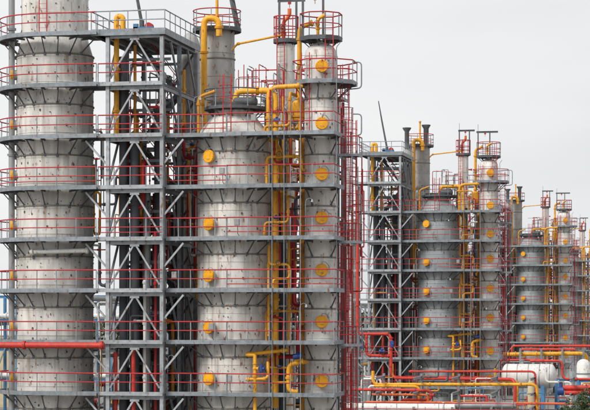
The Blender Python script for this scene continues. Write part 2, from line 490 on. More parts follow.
ORD = ['top', 'second from the top', 'third from the top', 'fourth from the top', 'fifth from the top', 'sixth from the top', 'seventh from the top', 'eighth from the top', 'ninth from the top']
NTH = ['first', 'second', 'third', 'fourth', 'fifth', 'sixth', 'seventh', 'eighth', 'ninth', 'tenth', 'eleventh', 'twelfth', 'thirteenth', 'fourteenth', 'fifteenth', 'sixteenth', 'seventeenth', 'eighteenth', 'nineteenth', 'twentieth']
DZ = 3.2
def ZL(k): return 8.95 + DZ * k             # deck levels, k = 7 is the tower top

AX, AY, AR = X(234, 82), 82.0, 2.3               # broad column
SX, SY, SR = X(321, 82.3), 82.3, 1.03              # slim column
MX, MY, MR = X(286, 88.6), 88.6, .58               # thin column behind the gap
BX, BY, BR = X(217, 91.7), 91.7, 1.2               # grey column behind the tower
TY0, TY1 = 78.6, 86.8
TL, TR = X(108, TY0), X(162, TY0)
CX, CY, CR = X(55, 81.6), 81.6, 2.45        # big column at the left edge

CLUS = {1: 'near cluster', 2: 'second cluster', 3: 'third cluster', 4: 'farthest cluster'}

# ------------------------------------------------------------------ the big column at the left edge
column('distillation_column', 'massive pale cladded column filling the left edge of the picture', CX, CY, CR, 40.5, 'clad_warm',
       [1.35 + 1.6 * i for i in range(19)], [ZL(k) + .95 for k in range(0, 7)], 'neck', [ZL(k) - 1.05 for k in range(-1, 8)], .62, R_(206), n=72)
for k in range(-1, 8):
    Ri, Ro = CR + .1, CR + 1.08
    xe = TL - .6 - CX
    ao = arc(0, 0, Ro, 160, 270, 14); ai = arc(0, 0, Ri, 160, 270, 14)
    polys = [[ao[i], ao[i + 1], ai[i + 1], ai[i]] for i in range(14)]
    aj = arc(0, 0, Ri, 270, 360, 12)
    polys += [[(aj[i][0], -Ro), (aj[i + 1][0], -Ro), aj[i + 1], aj[i]] for i in range(12)]
    polys.append([(Ri, -Ro), (xe, -Ro), (xe, 0), (Ri, 0)])
    brk = []
    for a in (172, 195, 218, 238, 256, 274, 292, 310, 330):
        ux, uy = math.cos(R_(a)), math.sin(R_(a))
        ln_ = Ro - .06 if a < 280 else min((Ro - .06) / -uy, Ro + .5)
        brk.append(((Ri * ux - .1 * ux, Ri * uy - .1 * uy), (ln_ * ux, ln_ * uy), 1.05 + .08 * math.sin(a * k)))
    platform('ring_platform', 'curved red-railed platform round the massive left column, ' + ORD[7 - k], (CX, CY, ZL(k)), polys, [ao + [(xe, -Ro)]], brk, group='platforms round the left column')
ladder('ladder', 'red upright ladder in front of the massive left column above its top platform', X(43, 78.95), 78.95, ZL(7), ZL(7) + 5.2, False)
pipe('riser_pipe', 'slim grey riser hugging the left flank of the massive left column', [(CX - 2.45, CY - 1.3, 0), (CX - 2.45, CY - 1.3, 40)], .2, 'pipe_grey', flanges=[(0, .3), (0, .6), (0, .8)])
pipe('handling_pipe', 'short white horizontal pipe across the massive left column below a platform', [P(30, 252, 78.9), P(89, 250.5, 78.9)], .15, 'pipe_white', flanges=[(0, .04), (0, .97)])
pipe('header_pipe', 'thick bright red header pipe running across the massive left column', [P(-40, 345, 77.9), P(104, 345.5, 77.9)], .19, 'red_pipe', flanges=[(0, .45), (0, .985)])
REST = {}
used_labels = set()
def tangle_rest(pts, r, m):
    b = REST.setdefault(m, MB())
    b.tube(fillet(pts, r * 3.2), r, 7)
    for a, c_ in zip(pts[:-1], pts[1:]):
        d = (c_ - a).normalized(); mid = (a + c_) / 2
        b.tube([mid - d * .06, mid + d * .06], r * 1.55, 8)
# ------------------------------------------------------------------ one process cluster, built four times along the row
def cluster(u, dy):
    c = CLUS[u]
    near = u <= 2
    full = u <= 3
    kmin = -1 if u > 1 else 0
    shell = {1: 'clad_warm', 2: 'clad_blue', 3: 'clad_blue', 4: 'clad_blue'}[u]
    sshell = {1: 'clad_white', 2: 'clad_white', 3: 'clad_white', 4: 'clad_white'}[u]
    dn = {1: .62, 2: .4, 3: 0, 4: 0}[u]
    nn = 64 if u == 1 else 40
    aj = [1.15 + 1.6 * i for i in range(16)]
    rings = [ZL(k) - .95 for k in range(-1, 6)] + [ZL(5) + .06]
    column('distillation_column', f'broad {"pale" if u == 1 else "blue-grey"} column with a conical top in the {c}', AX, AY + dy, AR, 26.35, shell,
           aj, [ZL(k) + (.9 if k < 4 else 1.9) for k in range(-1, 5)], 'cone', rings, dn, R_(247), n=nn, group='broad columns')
    sj = [1.2 + 1.6 * i for i in range(19)]
    column('fractionating_column', f'slim pale column with round yellow manhole covers in the {c}', SX, SY + dy, SR, 30.9, sshell,
           sj, [ZL(0) + .75, ZL(1) + 1.25, ZL(2) + 1.25, ZL(3) + 1.3, ZL(4) + .8, ZL(5) + .75, 29.25, ZL(-1) + 1.0], 'dome', [ZL(k) - 1.15 for k in range(-1, 6)] + [27.3], dn, R_(283), .4, n=nn, group='slim columns')
    column('thin_column', f'thin weathered column behind the pipes in the {c}', MX, MY + dy, MR, 31.8, 'clad_white', [1 + 1.7 * i for i in range(19)], (), 'dome', (), 0, n=28, group='thin columns')
    column('rear_column', f'stained grey column standing behind the broad one in the {c}', BX, BY + dy, BR, 33.1, 'clad_grey', [1.2 + 1.6 * i for i in range(21)], (), 'dome', [31.2, 28.2], 0 if u > 1 else .3, n=40, group='grey rear columns')

    # --- walkways joining the broad and the slim column
    for k in range(kmin, 6):
        nm = ORD[5 - k]
        x0, xm, x1 = TR + .16, X(228, 79), X(335, 79)
        o = Vector((x0, 82.0 + dy, ZL(k)))
        f0, f1 = -3.05, -3.4
        ca = AX - x0; cs = SX - x0
        arcA = arc(ca, 0, AR + .07, 360, 180, 20)     # from right to left round the front
        arcA = [(ca + (AR + .07) * math.cos(R_(a)), (AR + .07) * math.sin(R_(a))) for a in [360 - 9 * i for i in range(21)]]
        arcS = [(cs + (SR + .07) * math.cos(R_(a)), .3 + (SR + .07) * math.sin(R_(a))) for a in [343 - 14.6 * i for i in range(11)]]
        # four convex-ish strips
        def strip(pts_arc, yf):
            return [[(pts_arc[i][0], yf), (pts_arc[i + 1][0], yf), pts_arc[i + 1], pts_arc[i]][::-1] for i in range(len(pts_arc) - 1)]
        polys = strip(arcA, f0 if False else f0)
        xa0, xa1 = arcA[-1][0], arcA[0][0]
        polys.append([(0.02, f0), (xa0, f0), (xa0, 0), (0.02, 0)])
        polys.append([(xa1, f0), (arcS[-1][0], f0), (arcS[-1][0], 0), (xa1, 0)])
        polys += strip(arcS, f0)
        polys.append([(arcS[0][0], f0), (x1 - x0, f0), (x1 - x0, 0), (arcS[0][0], 0)])
        polys.append([(xm - x0, f1), (x1 - x0, f1), (x1 - x0, f0 - .002), (xm - x0, f0 - .002)])
        br = []
        for a in (228, 247, 266, 285, 304, 322):
            ux, uy = math.cos(R_(a)), math.sin(R_(a))
            yf = (f1 if ux * 3 + ca > xm - x0 else f0) + .06
            ln = min(1.25 / max(.3, -uy) if -uy > .3 else 3, (-(yf) - 0) / max(.2, -uy))
            br.append(((ca + AR * ux, AR * uy), (ca + ln_clip(AR, ux, uy, yf)[0], ln_clip(AR, ux, uy, yf)[1]), .95))
        for a in (250, 318):
            ux, uy = math.cos(R_(a)), math.sin(R_(a))
            br.append(((cs + SR * ux, .3 + SR * uy), (cs + 1.9 * ux, .3 + 1.9 * uy), 1.1))
        js = [((xx, f0 + .1, 0), (xx, -.1, 0)) for xx in (.6, xa1 + .5, (xa1 + arcS[-1][0]) / 2, arcS[-1][0] - .3)]
        platform('walkway_platform', f'grey walkway across broad and slim columns, {nm} in the {c}', o, polys,
                 [[(0.02, f0), (xm - x0 - .04, f0)], [(xm - x0, f1), (x1 - x0, f1), (x1 - x0, 0)]], br, group=f'walkways of the {c}', joists=js, beam=.25, step=(.75, 1.45))

    # --- top platforms
    ring_platform('top_platform', f'small dark platform on the conical top of the broad column in the {c}', AX + .1, AY + dy, 26.8, AR * .54, 1.95, 150, 400, 7, .7, rail_m='steel_dark', post_m='steel', h=1.15, beam=.2, beam_m='steel_dark')
    ring_platform('ring_platform', f'curved platform round the slim column near its top in the {c}', SX, SY + dy, 28.3, SR + .07, 2.05, 22.5, 382.5, 8, 1.0, off=(.25, 0), h=1.35, segs=8)
    ring_platform('top_platform', f'small railed platform on top of the slim column in the {c}', SX, SY + dy, 31.1, .3, 1.33, 22.5, 382.5, 8, .9, segs=8, h=1.55, post_m='steel_dark', beam_m='steel_dark', step=.9)
    ring_platform('top_platform', f'small red railed platform on top of the thin column in the {c}', MX, MY + dy, 31.9, .2, .8, 0, 360, 6, .8, h=1.6, post_m='red', beam_m='steel_dark')
    ring_platform('top_platform', f'railed platform on top of the grey rear column in the {c}', BX, BY + dy, 33.2, .3, 1.62, 0, 360, 8, .9, h=1.3, beam_m='steel_dark')
    gantry('hoist_frame', f'grey hoist frame over the slim column in the {c}', (SX - 1.2, SY + dy + .2, 0), (SX + .1, SY + dy + .2, 0), 31.1, 33.75, .45)
    gantry('hoist_frame', f'grey hoist frame over the thin column in the {c}', (MX - .45, MY + dy, 0), (MX + .7, MY + dy, 0), 31.9, 34.5, .3)
    b = MB(); b.tube([(0, 0, 0), (0, 0, 2.0), (0, 0, 2.35), (0, 0, 2.45)], [.3, .3, .52, .52], 16)
    if u > 1: tag(obj('vent_stack', b.mesh('vent_stack', 'steel_dark'), None, (BX + .75, BY + dy + .2, 33.2)), f'dark flared vent stack on the grey rear column in the {c}', 'vent stack', 'vent stacks')
    pipe('yellow_stand_pipe', f'upright yellow pipe beside the vent stack in the {c}', [(BX + .15, BY - .6 + dy, 33.2), (BX + .15, BY - .6 + dy, 36.0)], .1, 'yellow', flanges=[(0, .3), (0, .98)])
    if u == 1:
        hf = thing('hoist_frame', 'dark slanted hoist frame on the grey rear column in the near cluster', 'hoist frame', (BX + .6, BY - .5, 33.2))
        for i in range(2): obj('leg', MB().ibeam((.9, .9 * i, -.1), (.15, .9 * i, 3.6), .14, .2).mesh('leg', 'steel_dark', False), hf)
        for i in range(5): obj('rung', MB().bar((.75 - .15 * i, 0, .6 + .72 * i), (.75 - .15 * i, .9, .6 + .72 * i), .06, .06).mesh('rung', 'steel_dark', False), hf)
        obj('beam', MB().ibeam((-.6, .45, 3.6), (1.4, .45, 3.6), .14, .2).mesh('beam', 'steel_dark', False), hf)
    # relief valve on the thin column, blind pipes at the tops
    pipe('relief_pipe', f'orange relief valve pipe above the thin column in the {c}', [(MX - .1, MY + dy - .3, 31.6), (MX - .1, MY + dy - .3, 33.2), (MX + .3, MY + dy - .3, 33.5), (MX + .3, MY + dy - .3, 34.0)], .13, 'orange_pipe', flanges=[(0, .5)], valves=[(0, .65, 'wheel', (0, -1, 0))])

    ud = platform('upper_deck', f'high narrow deck with red rails behind the conical top in the {c}', (AX - .6, 92.5 + dy, 28.5), [[(0, 0), (5.6, 0), (5.6, 2.2), (0, 2.2)]], [[(0, 2.2), (0, 0), (5.6, 0), (5.6, 2.2)]], step=.9, h=1.3, beam=.2, joists=[((1.2, 0, 0), (1.2, 2.2, 0)), ((3.9, 0, 0), (3.9, 2.2, 0))])
    for xx in (.3, 5.3):
        for yy in (.2, 2.0): obj('leg', cached('udl', lambda: MB().box((0, 0, -14.3), (.18, .18, 28.4)).mesh('leg', 'steel_dark', False)), ud, (xx, yy, 0))
    for i, (xx, hh) in enumerate(((.9, 1.5), (2.3, 2.0), (3.4, 1.2))):
        pipe('deck_pipe', f'short upright {["grey", "red", "ochre"][i]} pipe stub with handwheel on the high deck in the {c}', [(AX - .6 + xx, 93.3 + dy, 28.5), (AX - .6 + xx, 93.3 + dy, 28.5 + hh), (AX + .1 + xx, 93.3 + dy, 28.5 + hh)], .08, ['pipe_grey', 'red', 'yellow_dirty'][i], valves=[(0, .5, 'wheel', (0, -.9, .4))], flanges=[(1, .9)])
    db = thing('pump_unit', f'dark boxy drum unit on the conical top platform in the {c}', 'machine', (AX + .95, AY - .9 + dy, 26.8))
    obj('body', MB().tube([(-.75, 0, .34), (-.65, 0, .34), (.65, 0, .34), (.75, 0, .34)], [.18, .3, .3, .18], 16).mesh('body', 'steel_dark'), db)
    obj('base', MB().box((0, 0, .03), (1.3, .5, .06)).box((-.4, 0, .1), (.12, .4, .14)).box((.4, 0, .1), (.12, .4, .14)).mesh('base', 'steel', False), db)
    pipe('stub_pipe', f'short yellow stub pipe standing on the slim column top in the {c}', [(SX - .1, SY - .5 + dy, 31.1), (SX - .1, SY - .5 + dy, 32.3), (SX + .3, SY - .5 + dy, 32.5)], .1, 'yellow', flanges=[(0, .5), (1, .9)], valves=[(0, .7, 'wheel', (0, -1, 0))])
    # --- ladders
    lz = [(ZL(5) - 1.2, 29.4), (ZL(3) - .2, ZL(5) + 1.0), (ZL(1) - .2, ZL(3) + 1.0), (5.0, ZL(1) + 1.0)]
    nmz = ['highest', 'second highest', 'third highest', 'lowest']
    for i, (z0, z1) in enumerate(lz):
        xx = X(344.5, 82.2) if i % 2 == 0 else X(352, 82.2)
        ladder('caged_ladder', f'{nmz[i]} red caged ladder right of the slim column in the {c}', xx, 82.2 + dy, z0, z1, True, f'caged ladders of the {c}')
    for i, zl in enumerate((ZL(5) - 1.2, ZL(3) - .2, ZL(1) - .2)):
        platform('ladder_landing', f'small ladder landing right of the slim column, {NTH[i]} from top, {c}', (X(338, 82), 81.3 + dy, zl), [[(0, 0), (1.35, 0), (1.35, 1.6), (0, 1.6)]], [[(0, 0), (1.35, 0), (1.35, 1.6)]], group=f'ladder landings of the {c}', step=.8, h=1.15, beam=.16, joists=[((.3, 0, 0), (.3, 1.5, 0)), ((1.0, 0, 0), (1.0, 1.5, 0))])
    ladder('caged_ladder', f'long red caged ladder right of the slim column, set back, in the {c}', X(348, 85), 85 + dy, 4, 27.0, True, f'caged ladders of the {c}')
    ladder('ladder', f'red ladder up the slim column to its top platform in the {c}', SX + .75, SY - 1.2 + dy, 28.3, 32.6, False)
    ladder('ladder', f'red ladder up the thin column in the {c}', MX - .2, MY - .75 + dy, 27, 33.5, False)
    ladder('caged_ladder', f'red caged ladder on the conical top of the broad column in the {c}', X(227, 79.3), 79.3 + dy, ZL(5), ZL(5) + 3.7, True, f'caged ladders of the {c}')

    # --- yellow process pipes round the columns
    D = Vector((0, dy, 0))
    def q(px, py, y): return P(px, py, y) + D
    pipe('overhead_pipe', f'big yellow overhead pipe arching off the broad column top in the {c}', [q(236, 104, 81.2), q(236, 91.5, 81.2), q(275.5, 90, 81.2), q(275.5, 408, 81.2) if u == 1 else q(275.5, 440, 81.2)], .19, 'yellow', bend=.7, flanges=[(0, .2), (1, .55), (2, .2), (2, .34), (2, .5), (2, .66), (2, .83)])
    pipe('overhead_pipe', f'yellow pipe from the slim column bending down beside the arch in the {c}', [q(303, 85.5, 81.0), q(268.5, 87.5, 81.0), q(268.5, 138, 81.0), q(280, 148, 82.5), q(284, 240, 82.5)], .145, 'yellow', bend=.6, flanges=[(0, .12), (1, .6), (3, .5)])
    pipe('down_pipe', f'yellow pipe hooking over the slim column top in the {c}', [q(312, 23, 83.4), q(299.5, 27, 83.4), q(299.5, 128, 83.4)], .15, 'yellow', bend=.6, flanges=[(0, .02), (1, .12), (1, .4), (1, .7)])
    pipe('down_pipe', f'long yellow pipe looping over the rear column platform in the {c}', [q(219, 36, 89.6), q(219, 18.5, 89.6), q(204, 17.5, 89.6), q(204, 133, 89.6), q(204, 230, 89.6)], .21, 'yellow', bend=.7, flanges=[(0, .5), (2, .3), (2, .75)])
    pipe('side_pipe', f'small yellow pipe stepping off left of the cone in the {c}', [q(215, 91, 80.2), q(198.5, 97, 80.2), q(198.5, 133, 80.2)], .1, 'yellow_dirty', flanges=[(1, .2)])
    pipe('link_pipe', f'thin yellow pipe crossing from rear column to thin column in the {c}', [q(232, 50, 91), q(237, 44, 91), q(282, 35, 88.2)], .07, 'yellow', flanges=[(1, .03)])
    pipe('down_pipe', f'ochre upright pipe just left of the slim column in the {c}', [q(303.5, 138, 82.4), q(303.5, 440, 82.4)], .13, 'yellow_dirty', flanges=[(0, .15), (0, .33), (0, .5), (0, .68), (0, .86)])
    pipe('down_pipe', f'thin yellow upright pipe close to the broad column in the {c}', [q(268.5, 262, 80.5), q(268.5, 336, 80.5)], .08, 'yellow', flanges=[(0, .05), (0, .95)])
    pipe('down_pipe', f'thin yellow upright pipe in the middle of the gap in the {c}', [q(289, 236, 81.4), q(289, 342, 81.4)], .08, 'yellow', flanges=[(0, .05), (0, .95)])
    pipe('dark_riser', f'dark grey riser between the broad and slim columns in the {c}', [q(282.5, 440, 83.5), q(282.5, 130, 83.5)], .24, 'pipe_dark', flanges=[(0, .2), (0, .5), (0, .8)])
    pipe('cable_duct', f'flat grey upright cable duct beside the broad column in the {c}', [q(266, 440, 81.9), q(266, 100, 81.9)], .11, 'pipe_grey', n=4, cat='duct')
    ex = thing('exchanger_vessel', f'small yellow upright vessel left of the slim column in the {c}', 'vessel', q(299, 122, 82.6))
    obj('body', MB().tube([(0, 0, 0), (0, 0, .12), (0, 0, 1.2), (0, 0, 1.35)], [.25, .42, .42, .25], 20).mesh('body', 'yellow'), ex)
    obj('flange', MB().tube([(0, 0, .28), (0, 0, .4)], .52, 20).mesh('flange', 'yellow_dirty'), ex)
    obj('support', MB().box((-.3, 0, -.6), (.08, .08, 1.3)).box((.3, 0, -.6), (.08, .08, 1.3)).box((0, 0, -.05), (.9, .5, .08)).mesh('support', 'steel', False), ex)

    # --- valve spools between the columns, one or two on each walkway
    rnd = random.Random(11 + u)
    for k in range(kmin, 6):
        nm = ORD[5 - k]
        z = ZL(k)
        y0 = 80.2 + dy
        sgn = 1 if k % 2 else -1
        xa, xb = -27.0 + rnd.uniform(-.15, .15), -25.4 + rnd.uniform(-.15, .2)
        m = 'yellow' if k % 2 == 0 else 'yellow_dirty'
        zz = z + rnd.uniform(.55, 1.0)
        act = ['blue', 'wheel', 'wheel', 'blue', 'wheel', 'blue'][k % 6]
        lab = f'yellow spool with {"blue valve motor" if act == "blue" else "dark handwheel"}, walkway {nm} in the {c}'
        upv = (0, -.3, .95) if k % 2 else (0, -.95, .3)
        rs_ = rnd.choice((.065, .08, .095))
        var = rnd.randrange(4)
        if var == 0: pipe('valve_spool', lab, [(xa, y0, z + .02), (xa, y0, zz), (xb, y0, zz), (xb, y0, z + 2.6), (xb, y0 + 2.0, z + 2.6)], rs_, m, valves=[(1, .5, act, upv)], flanges=[(0, .3), (2, .4), (2, .8)])
        elif var == 1: pipe('valve_spool', lab, [(xa, y0 + .5, z + .02), (xa, y0 + .5, z + 1.9), (xb + .4, y0 + .5, z + 1.9), (xb + .4, y0 + .5, z + 1.1), (xb + .4, y0 + 2.5, z + 1.1)], rs_, m, valves=[(1, .4, act, (0, -.95, .3))], flanges=[(0, .4), (0, .8), (1, .8)])
        elif var == 2: pipe('valve_spool', lab, [(xb, y0 + .3, z + .02), (xb, y0 + .3, z + 2.3), (xa - .2, y0 + .3, z + 2.3), (xa - .2, y0 + 1.5, z + 2.3)], rs_, m, valves=[(0, .45, act, (0, -.95, .3))], flanges=[(0, .2), (0, .75), (1, .3), (1, .7)])
        else: pipe('valve_spool', lab, [(xa + .5, y0, z + .02), (xa + .5, y0, z + .7), (xb, y0 + .2, z + .7), (xb, y0 + .2, z + 1.6), (xa + .2, y0 + .2, z + 1.6), (xa + .2, y0 + .2, z + 2.8)], rs_, m, valves=[(3, .5, act, upv)], flanges=[(0, .5), (2, .5), (4, .5)])
        if near:
            # lamp and junction box on the walkway rail
            lx = rnd.choice((-33.2, -31.5, -28.3, -24.4)) + rnd.uniform(-.3, .3); ly = (79.0 if lx < X(228, 79) else 78.66) + dy
            lm = thing('walkway_lamp', f'bent pole lamp on the walkway {nm} in the {c}', 'lamp', (lx, ly, z), f'walkway lamps of the {c}')
            obj('pole', cached('lampp', lambda: MB().tube([(0, 0, 0), (0, 0, 2.1), (.06, 0, 2.3), (.25, 0, 2.38), (.42, 0, 2.3)], .022, 6).mesh('pole', 'steel')), lm)
            obj('lamp_head', cached('lamph', lambda: MB().tube([(.42, 0, 2.31), (.42, 0, 2.22), (.42, 0, 2.14)], [.04, .08, .1], 10).mesh('lamp_head', 'pipe_grey')), lm)
            bx_ = rnd.uniform(-33, -24.5); by_ = (79.04 if bx_ < X(228, 79) else 78.7) + dy
            jb = thing('junction_box', f'grey junction box on the walkway rail, {nm} in the {c}', 'junction box', (bx_, by_, z + .75), f'junction boxes of the {c}')
            obj('case', cached('jbc', lambda: MB().box((0, 0, .2), (.32, .14, .4)).box((0, -.08, .2), (.26, .02, .34)).mesh('case', 'pipe_grey', False)), jb)
            obj('cable', cached('jbl', lambda: MB().tube([(.05, 0, 0), (.05, .02, -.5), (.2, .1, -.74)], .02, 6).mesh('cable', 'handwheel')), jb)
        if near:
            xr = -26.1 + rnd.uniform(-.6, .5)
            pipe('small_pipe', f'thin dull red valved pipe, walkway {nm} in the {c}', [(xr - .5, y0 + .7, z + 2.9), (xr - .5, y0 + .7, z + 1.6), (xr + .5, y0 + .7, z + 1.45), (xr + .5, y0 + .7, z)], .06, 'red', valves=[(1, .5, 'wheel', (0, -.8, .6))], flanges=[(0, .4), (2, .5)])
            pipe('small_pipe', f'valved pipe against the thin column, walkway {nm} in the {c}', [(MX, MY - .9 + dy, z + .3), (MX + .8, MY - .9 + dy, z + .3), (MX + .8, MY - .9 + dy, z + 2.4), (MX + 1.9, MY - .9 + dy, z + 2.4)], .1, ['pipe_grey', 'pipe_white', 'yellow_dirty'][k % 3], valves=[(1, .5, 'wheel', (0, -1, 0))], flanges=[(1, .2), (1, .85)])
    if u <= 2:
        pipe('yellow_manifold', f'yellow branching manifold with a blue valve motor in front of the broad column, {c}', [q(288, 350, 79.4), q(247, 354.5, 79.4), q(247, 354.8, 79.3), q(255, 355, 79.2), q(255, 440, 79.2)], .115, 'yellow', bend=.1, flanges=[(0, .12), (0, .95), (3, .25)], valves=[(3, .16, 'blue', (.95, -.3, 0))])
        pipe('branch_pipe', f'short yellow branch pipe below the blue valve motor, {c}', [q(246, 379.5, 79.2), q(268, 379, 79.2), q(268, 362, 79.6)], .1, 'yellow', flanges=[(0, .1), (0, .85)])
        pipe('loop_pipe', f'thick yellow looped pipe with a blue valve motor left of the slim column, {c}', [q(298, 392, 79.8), q(288.5, 391, 79.8), q(288.5, 365, 79.8), q(300, 362, 79.8), q(306, 362, 81.0)], .14, 'yellow', bend=.55, flanges=[(1, .5)], valves=[(2, .75, 'blue', (.2, -.6, .75))])

    # --- steel frame and risers at the rear
    fr = thing('rear_rack', f'dark steel rack behind the columns in the {c}', 'pipe rack', (-36.4, 95.5 + dy, 0))
    for i in range(4):
        for j in range(2): obj('post', cached('rp', lambda: MB().ibeam((0, 0, 0), (0, 0, 27.5), .26, .26).mesh('post', 'steel_dark', False)), fr, (i * 3.7, j * 3, 0))
    for k in range(-1, 6):
        for j in range(2): obj('beam', cached('rb', lambda: MB().ibeam((0, 0, 0), (11.1, 0, 0), .2, .28).mesh('beam', 'steel_dark', False)), fr, (0, j * 3, ZL(k) - 1.5))
        for i in range(4): obj('cross_beam', cached('rcb', lambda: MB().ibeam((0, .12, 0), (0, 2.88, 0), .2, .24).mesh('cross_beam', 'steel_dark', False)), fr, (i * 3.7, 0, ZL(k) - 1.5))
        i = k % 3
        obj('brace', cached('rbr', lambda: MB().bar((0.1, 0, 0), (3.6, 0, 3.1), .12, .12).mesh('brace', 'steel', False)), fr, (i * 3.7, -.2, ZL(k) - 1.5))
    for k in range(kmin, 6):
        platform('rear_deck', f'rear deck with red rails behind the columns, {ORD[5 - k]} in the {c}', (-36.4, 95.4 + dy, ZL(k) - 1.1), [[(0, -.2), (11.1, -.2), (11.1, 2.9), (0, 2.9)]], [[(0, -.2), (11.1, -.2)]], group=f'rear decks of the {c}', step=1.85)
    # --- thin upright conduits and looped guard rails
    for i, (pxx, yy, z0_, z1_) in enumerate(((272, 78.5, 4, 27.4), (284, 78.4, 4, 26.5), (300.5, 78.4, 4, 28.8), (336.5, 79.5, 4, 30.2))):
        pipe('conduit', f'thin grey upright conduit, {["leftmost", "second", "third", "rightmost"][i]} of four before the walkways in the {c}', [(X(pxx, yy), yy + dy, z0_), (X(pxx, yy), yy + dy, z1_), (X(pxx, yy) + .25, yy + dy, z1_ + .3)], .028, 'steel', f'conduits of the {c}', n=6, cat='conduit')
    for i, (py0, py1) in enumerate(((62, 88), (114, 135))):
        pipe('guard_loop', f'{["upper", "lower"][i]} grey looped guard rail beyond the slim column in the {c}', [P(353, py0, 82) + Vector((0, dy, 0)), P(361.5, py0, 82) + Vector((0, dy, 0)), P(361.5, py1, 82) + Vector((0, dy, 0)), P(346, py1 + 1.5, 82) + Vector((0, dy, 0))], .045, 'steel', f'guard loops of the {c}', n=6, cat='rail', bend=.25)
    ladder('ladder', f'red ladder left of the slim column under its upper platform in the {c}', X(305.5, 81.2), 81.2 + dy, ZL(5), 30.2, False)
    hues = ['pipe_dark', 'pipe_dark', 'pipe_white', 'pipe_dark', 'red_pipe', 'pipe_grey', 'pipe_white', 'yellow_dirty', 'pipe_dark', 'red']
    words = {'pipe_dark': 'dark', 'pipe_white': 'white', 'red_pipe': 'red', 'pipe_grey': 'grey', 'yellow_dirty': 'ochre', 'red': 'dull red'}
    for i, hu in enumerate(hues):
        rr = [.38, .3, .22, .34, .12, .25, .16, .13, .3, .09][i]
        xx = -37.6 + 1.4 * i + rnd.uniform(-.2, .2)
        pipe('rear_riser', f'{words[hu]} rear riser, {["first","second","third","fourth","fifth","sixth","seventh","eighth","ninth","tenth"][i]} from the left behind the {c}', [(xx, 94.2 + dy + .5 * (i % 2), 0), (xx, 94.2 + dy + .5 * (i % 2), 19 + (i * 37 % 9))], rr, hu, f'rear risers of the {c}', flanges=[(0, .45), (0, .7), (0, .97)])
    # --- the tangle of small bore piping between, behind and beside the columns
    tr = random.Random(40 + u)
    vols = [((TL + .3, TR - .3), (79.6, 86.5), (4, 30.5), 34), ((TR + .2, -32.0), (82.5, 93), (4, 27), 26), ((-27.2, -25.0), (81.2, 93), (4, 28), 30), ((-22.7, -21.8), (83, 88), (4, 26), 8), ((-36, -25.5), (97, 101), (4, 24), 16), ((AX - 1.6, AX + 2.2), (85, 89), (26.5, 30), 8), ((X(91, 88), X(105, 86)), (84, 92), (3, 28), 12)]
    cols = ['pipe_grey', 'pipe_dark', 'red', 'yellow_dirty', 'pipe_white', 'pipe_dark', 'red', 'yellow', 'pipe_dark']
    wds = ['grey', 'dark', 'red', 'ochre', 'white', 'dark', 'red', 'yellow', 'dark']
    plc = ['inside the tower', 'right of the tower', 'between broad and slim columns', 'right of slim column', 'behind rear rack', 'behind conical top', 'left of the tower']
    tq = 0; quota = (190, 110, 40, 0)[u - 1]
    for vi, (xr_, yr0, zr_, cnt) in sorted(enumerate(vols), key=lambda e: (e[0] + 1) % 7):
        if (vi == 0 and not full) or (vi == 6 and u > 1): continue
        cnt = int(cnt * (2.2, 1.9, 1.5, 1.0)[u - 1])
        for i in range(cnt):
            ci = tr.randrange(len(cols))
            if vi == 5: ci = tr.choice((2, 2, 0, 0))
            if vi == 3: ci = tr.choice((0, 0, 1, 2))
            r = tr.choice((.035, .04, .05, .06, .08, .11)) if vi not in (3, 5) else tr.choice((.03, .04))
            yr_ = (yr0[0] + dy, yr0[1] + dy)
            p = Vector((tr.uniform(*xr_), tr.uniform(*yr_), tr.uniform(*zr_)))
            pts = [p.copy()]
            for sidx in range(tr.choice((2, 3, 4))):
                ax = (2, 0, 2, 1)[(sidx + i) % 4]
                p = p.copy(); lo, hi = (xr_, yr_, zr_)[ax]
                stp = tr.choice((-1, 1)) * (tr.uniform(1.5, 5.5) if ax == 2 else tr.uniform(.5, 2.5))
                nv = p[ax] + stp
                if nv < lo or nv > hi: nv = p[ax] - stp
                p[ax] = min(hi, max(lo, nv))
                if (p - pts[-1]).length > .35: pts.append(p)
            if len(pts) < 2: continue
            has_v = u < 3 and i % 5 == 0 and abs((pts[1] - pts[0]).normalized().y) < .5
            act_ = tr.choice(('wheel', 'wheel', 'blue'))
            lv = max(-1, min(7, round((sum(p_.z for p_ in pts) / len(pts) - 10.2) / DZ)))
            shp = ('straight', 'bent', 'zigzag', 'looping')[len(pts) - 2]
            tl_ = f'{shp} {wds[ci]} {("blue-valved " if act_ == "blue" else "valved ") if has_v else ""}pipe {plc[vi]}, level {ORD[7 - lv]}, {c}'
            if tl_ in used_labels or tq >= quota or (u == 2 and i % 2) or (u == 3 and i % 3):
                tangle_rest(pts, r, cols[ci])
                continue
            tq += 1; used_labels.add(tl_)
            pipe('tangle_pipe', tl_, pts, r, cols[ci], f'{shp} {wds[ci]} pipes {plc[vi]}, {c}', flanges=[(k_, tr.uniform(.2, .8)) for k_ in range(len(pts) - 1)] if u < 3 else (), valves=[(0, .5, act_, (0, -.9, .43))] if has_v else (), n=8)
    if full: tower(u, dy, c)

def ln_clip(R, ux, uy, yf):
    """end of a bracket going out radially until the deck edge line y = yf, at most 1.5 m"""
    t = min(R + 1.5, yf / uy if uy < -.1 else R + 1.2)
    t = max(t, R + .55)
    return (ux * t, uy * t)

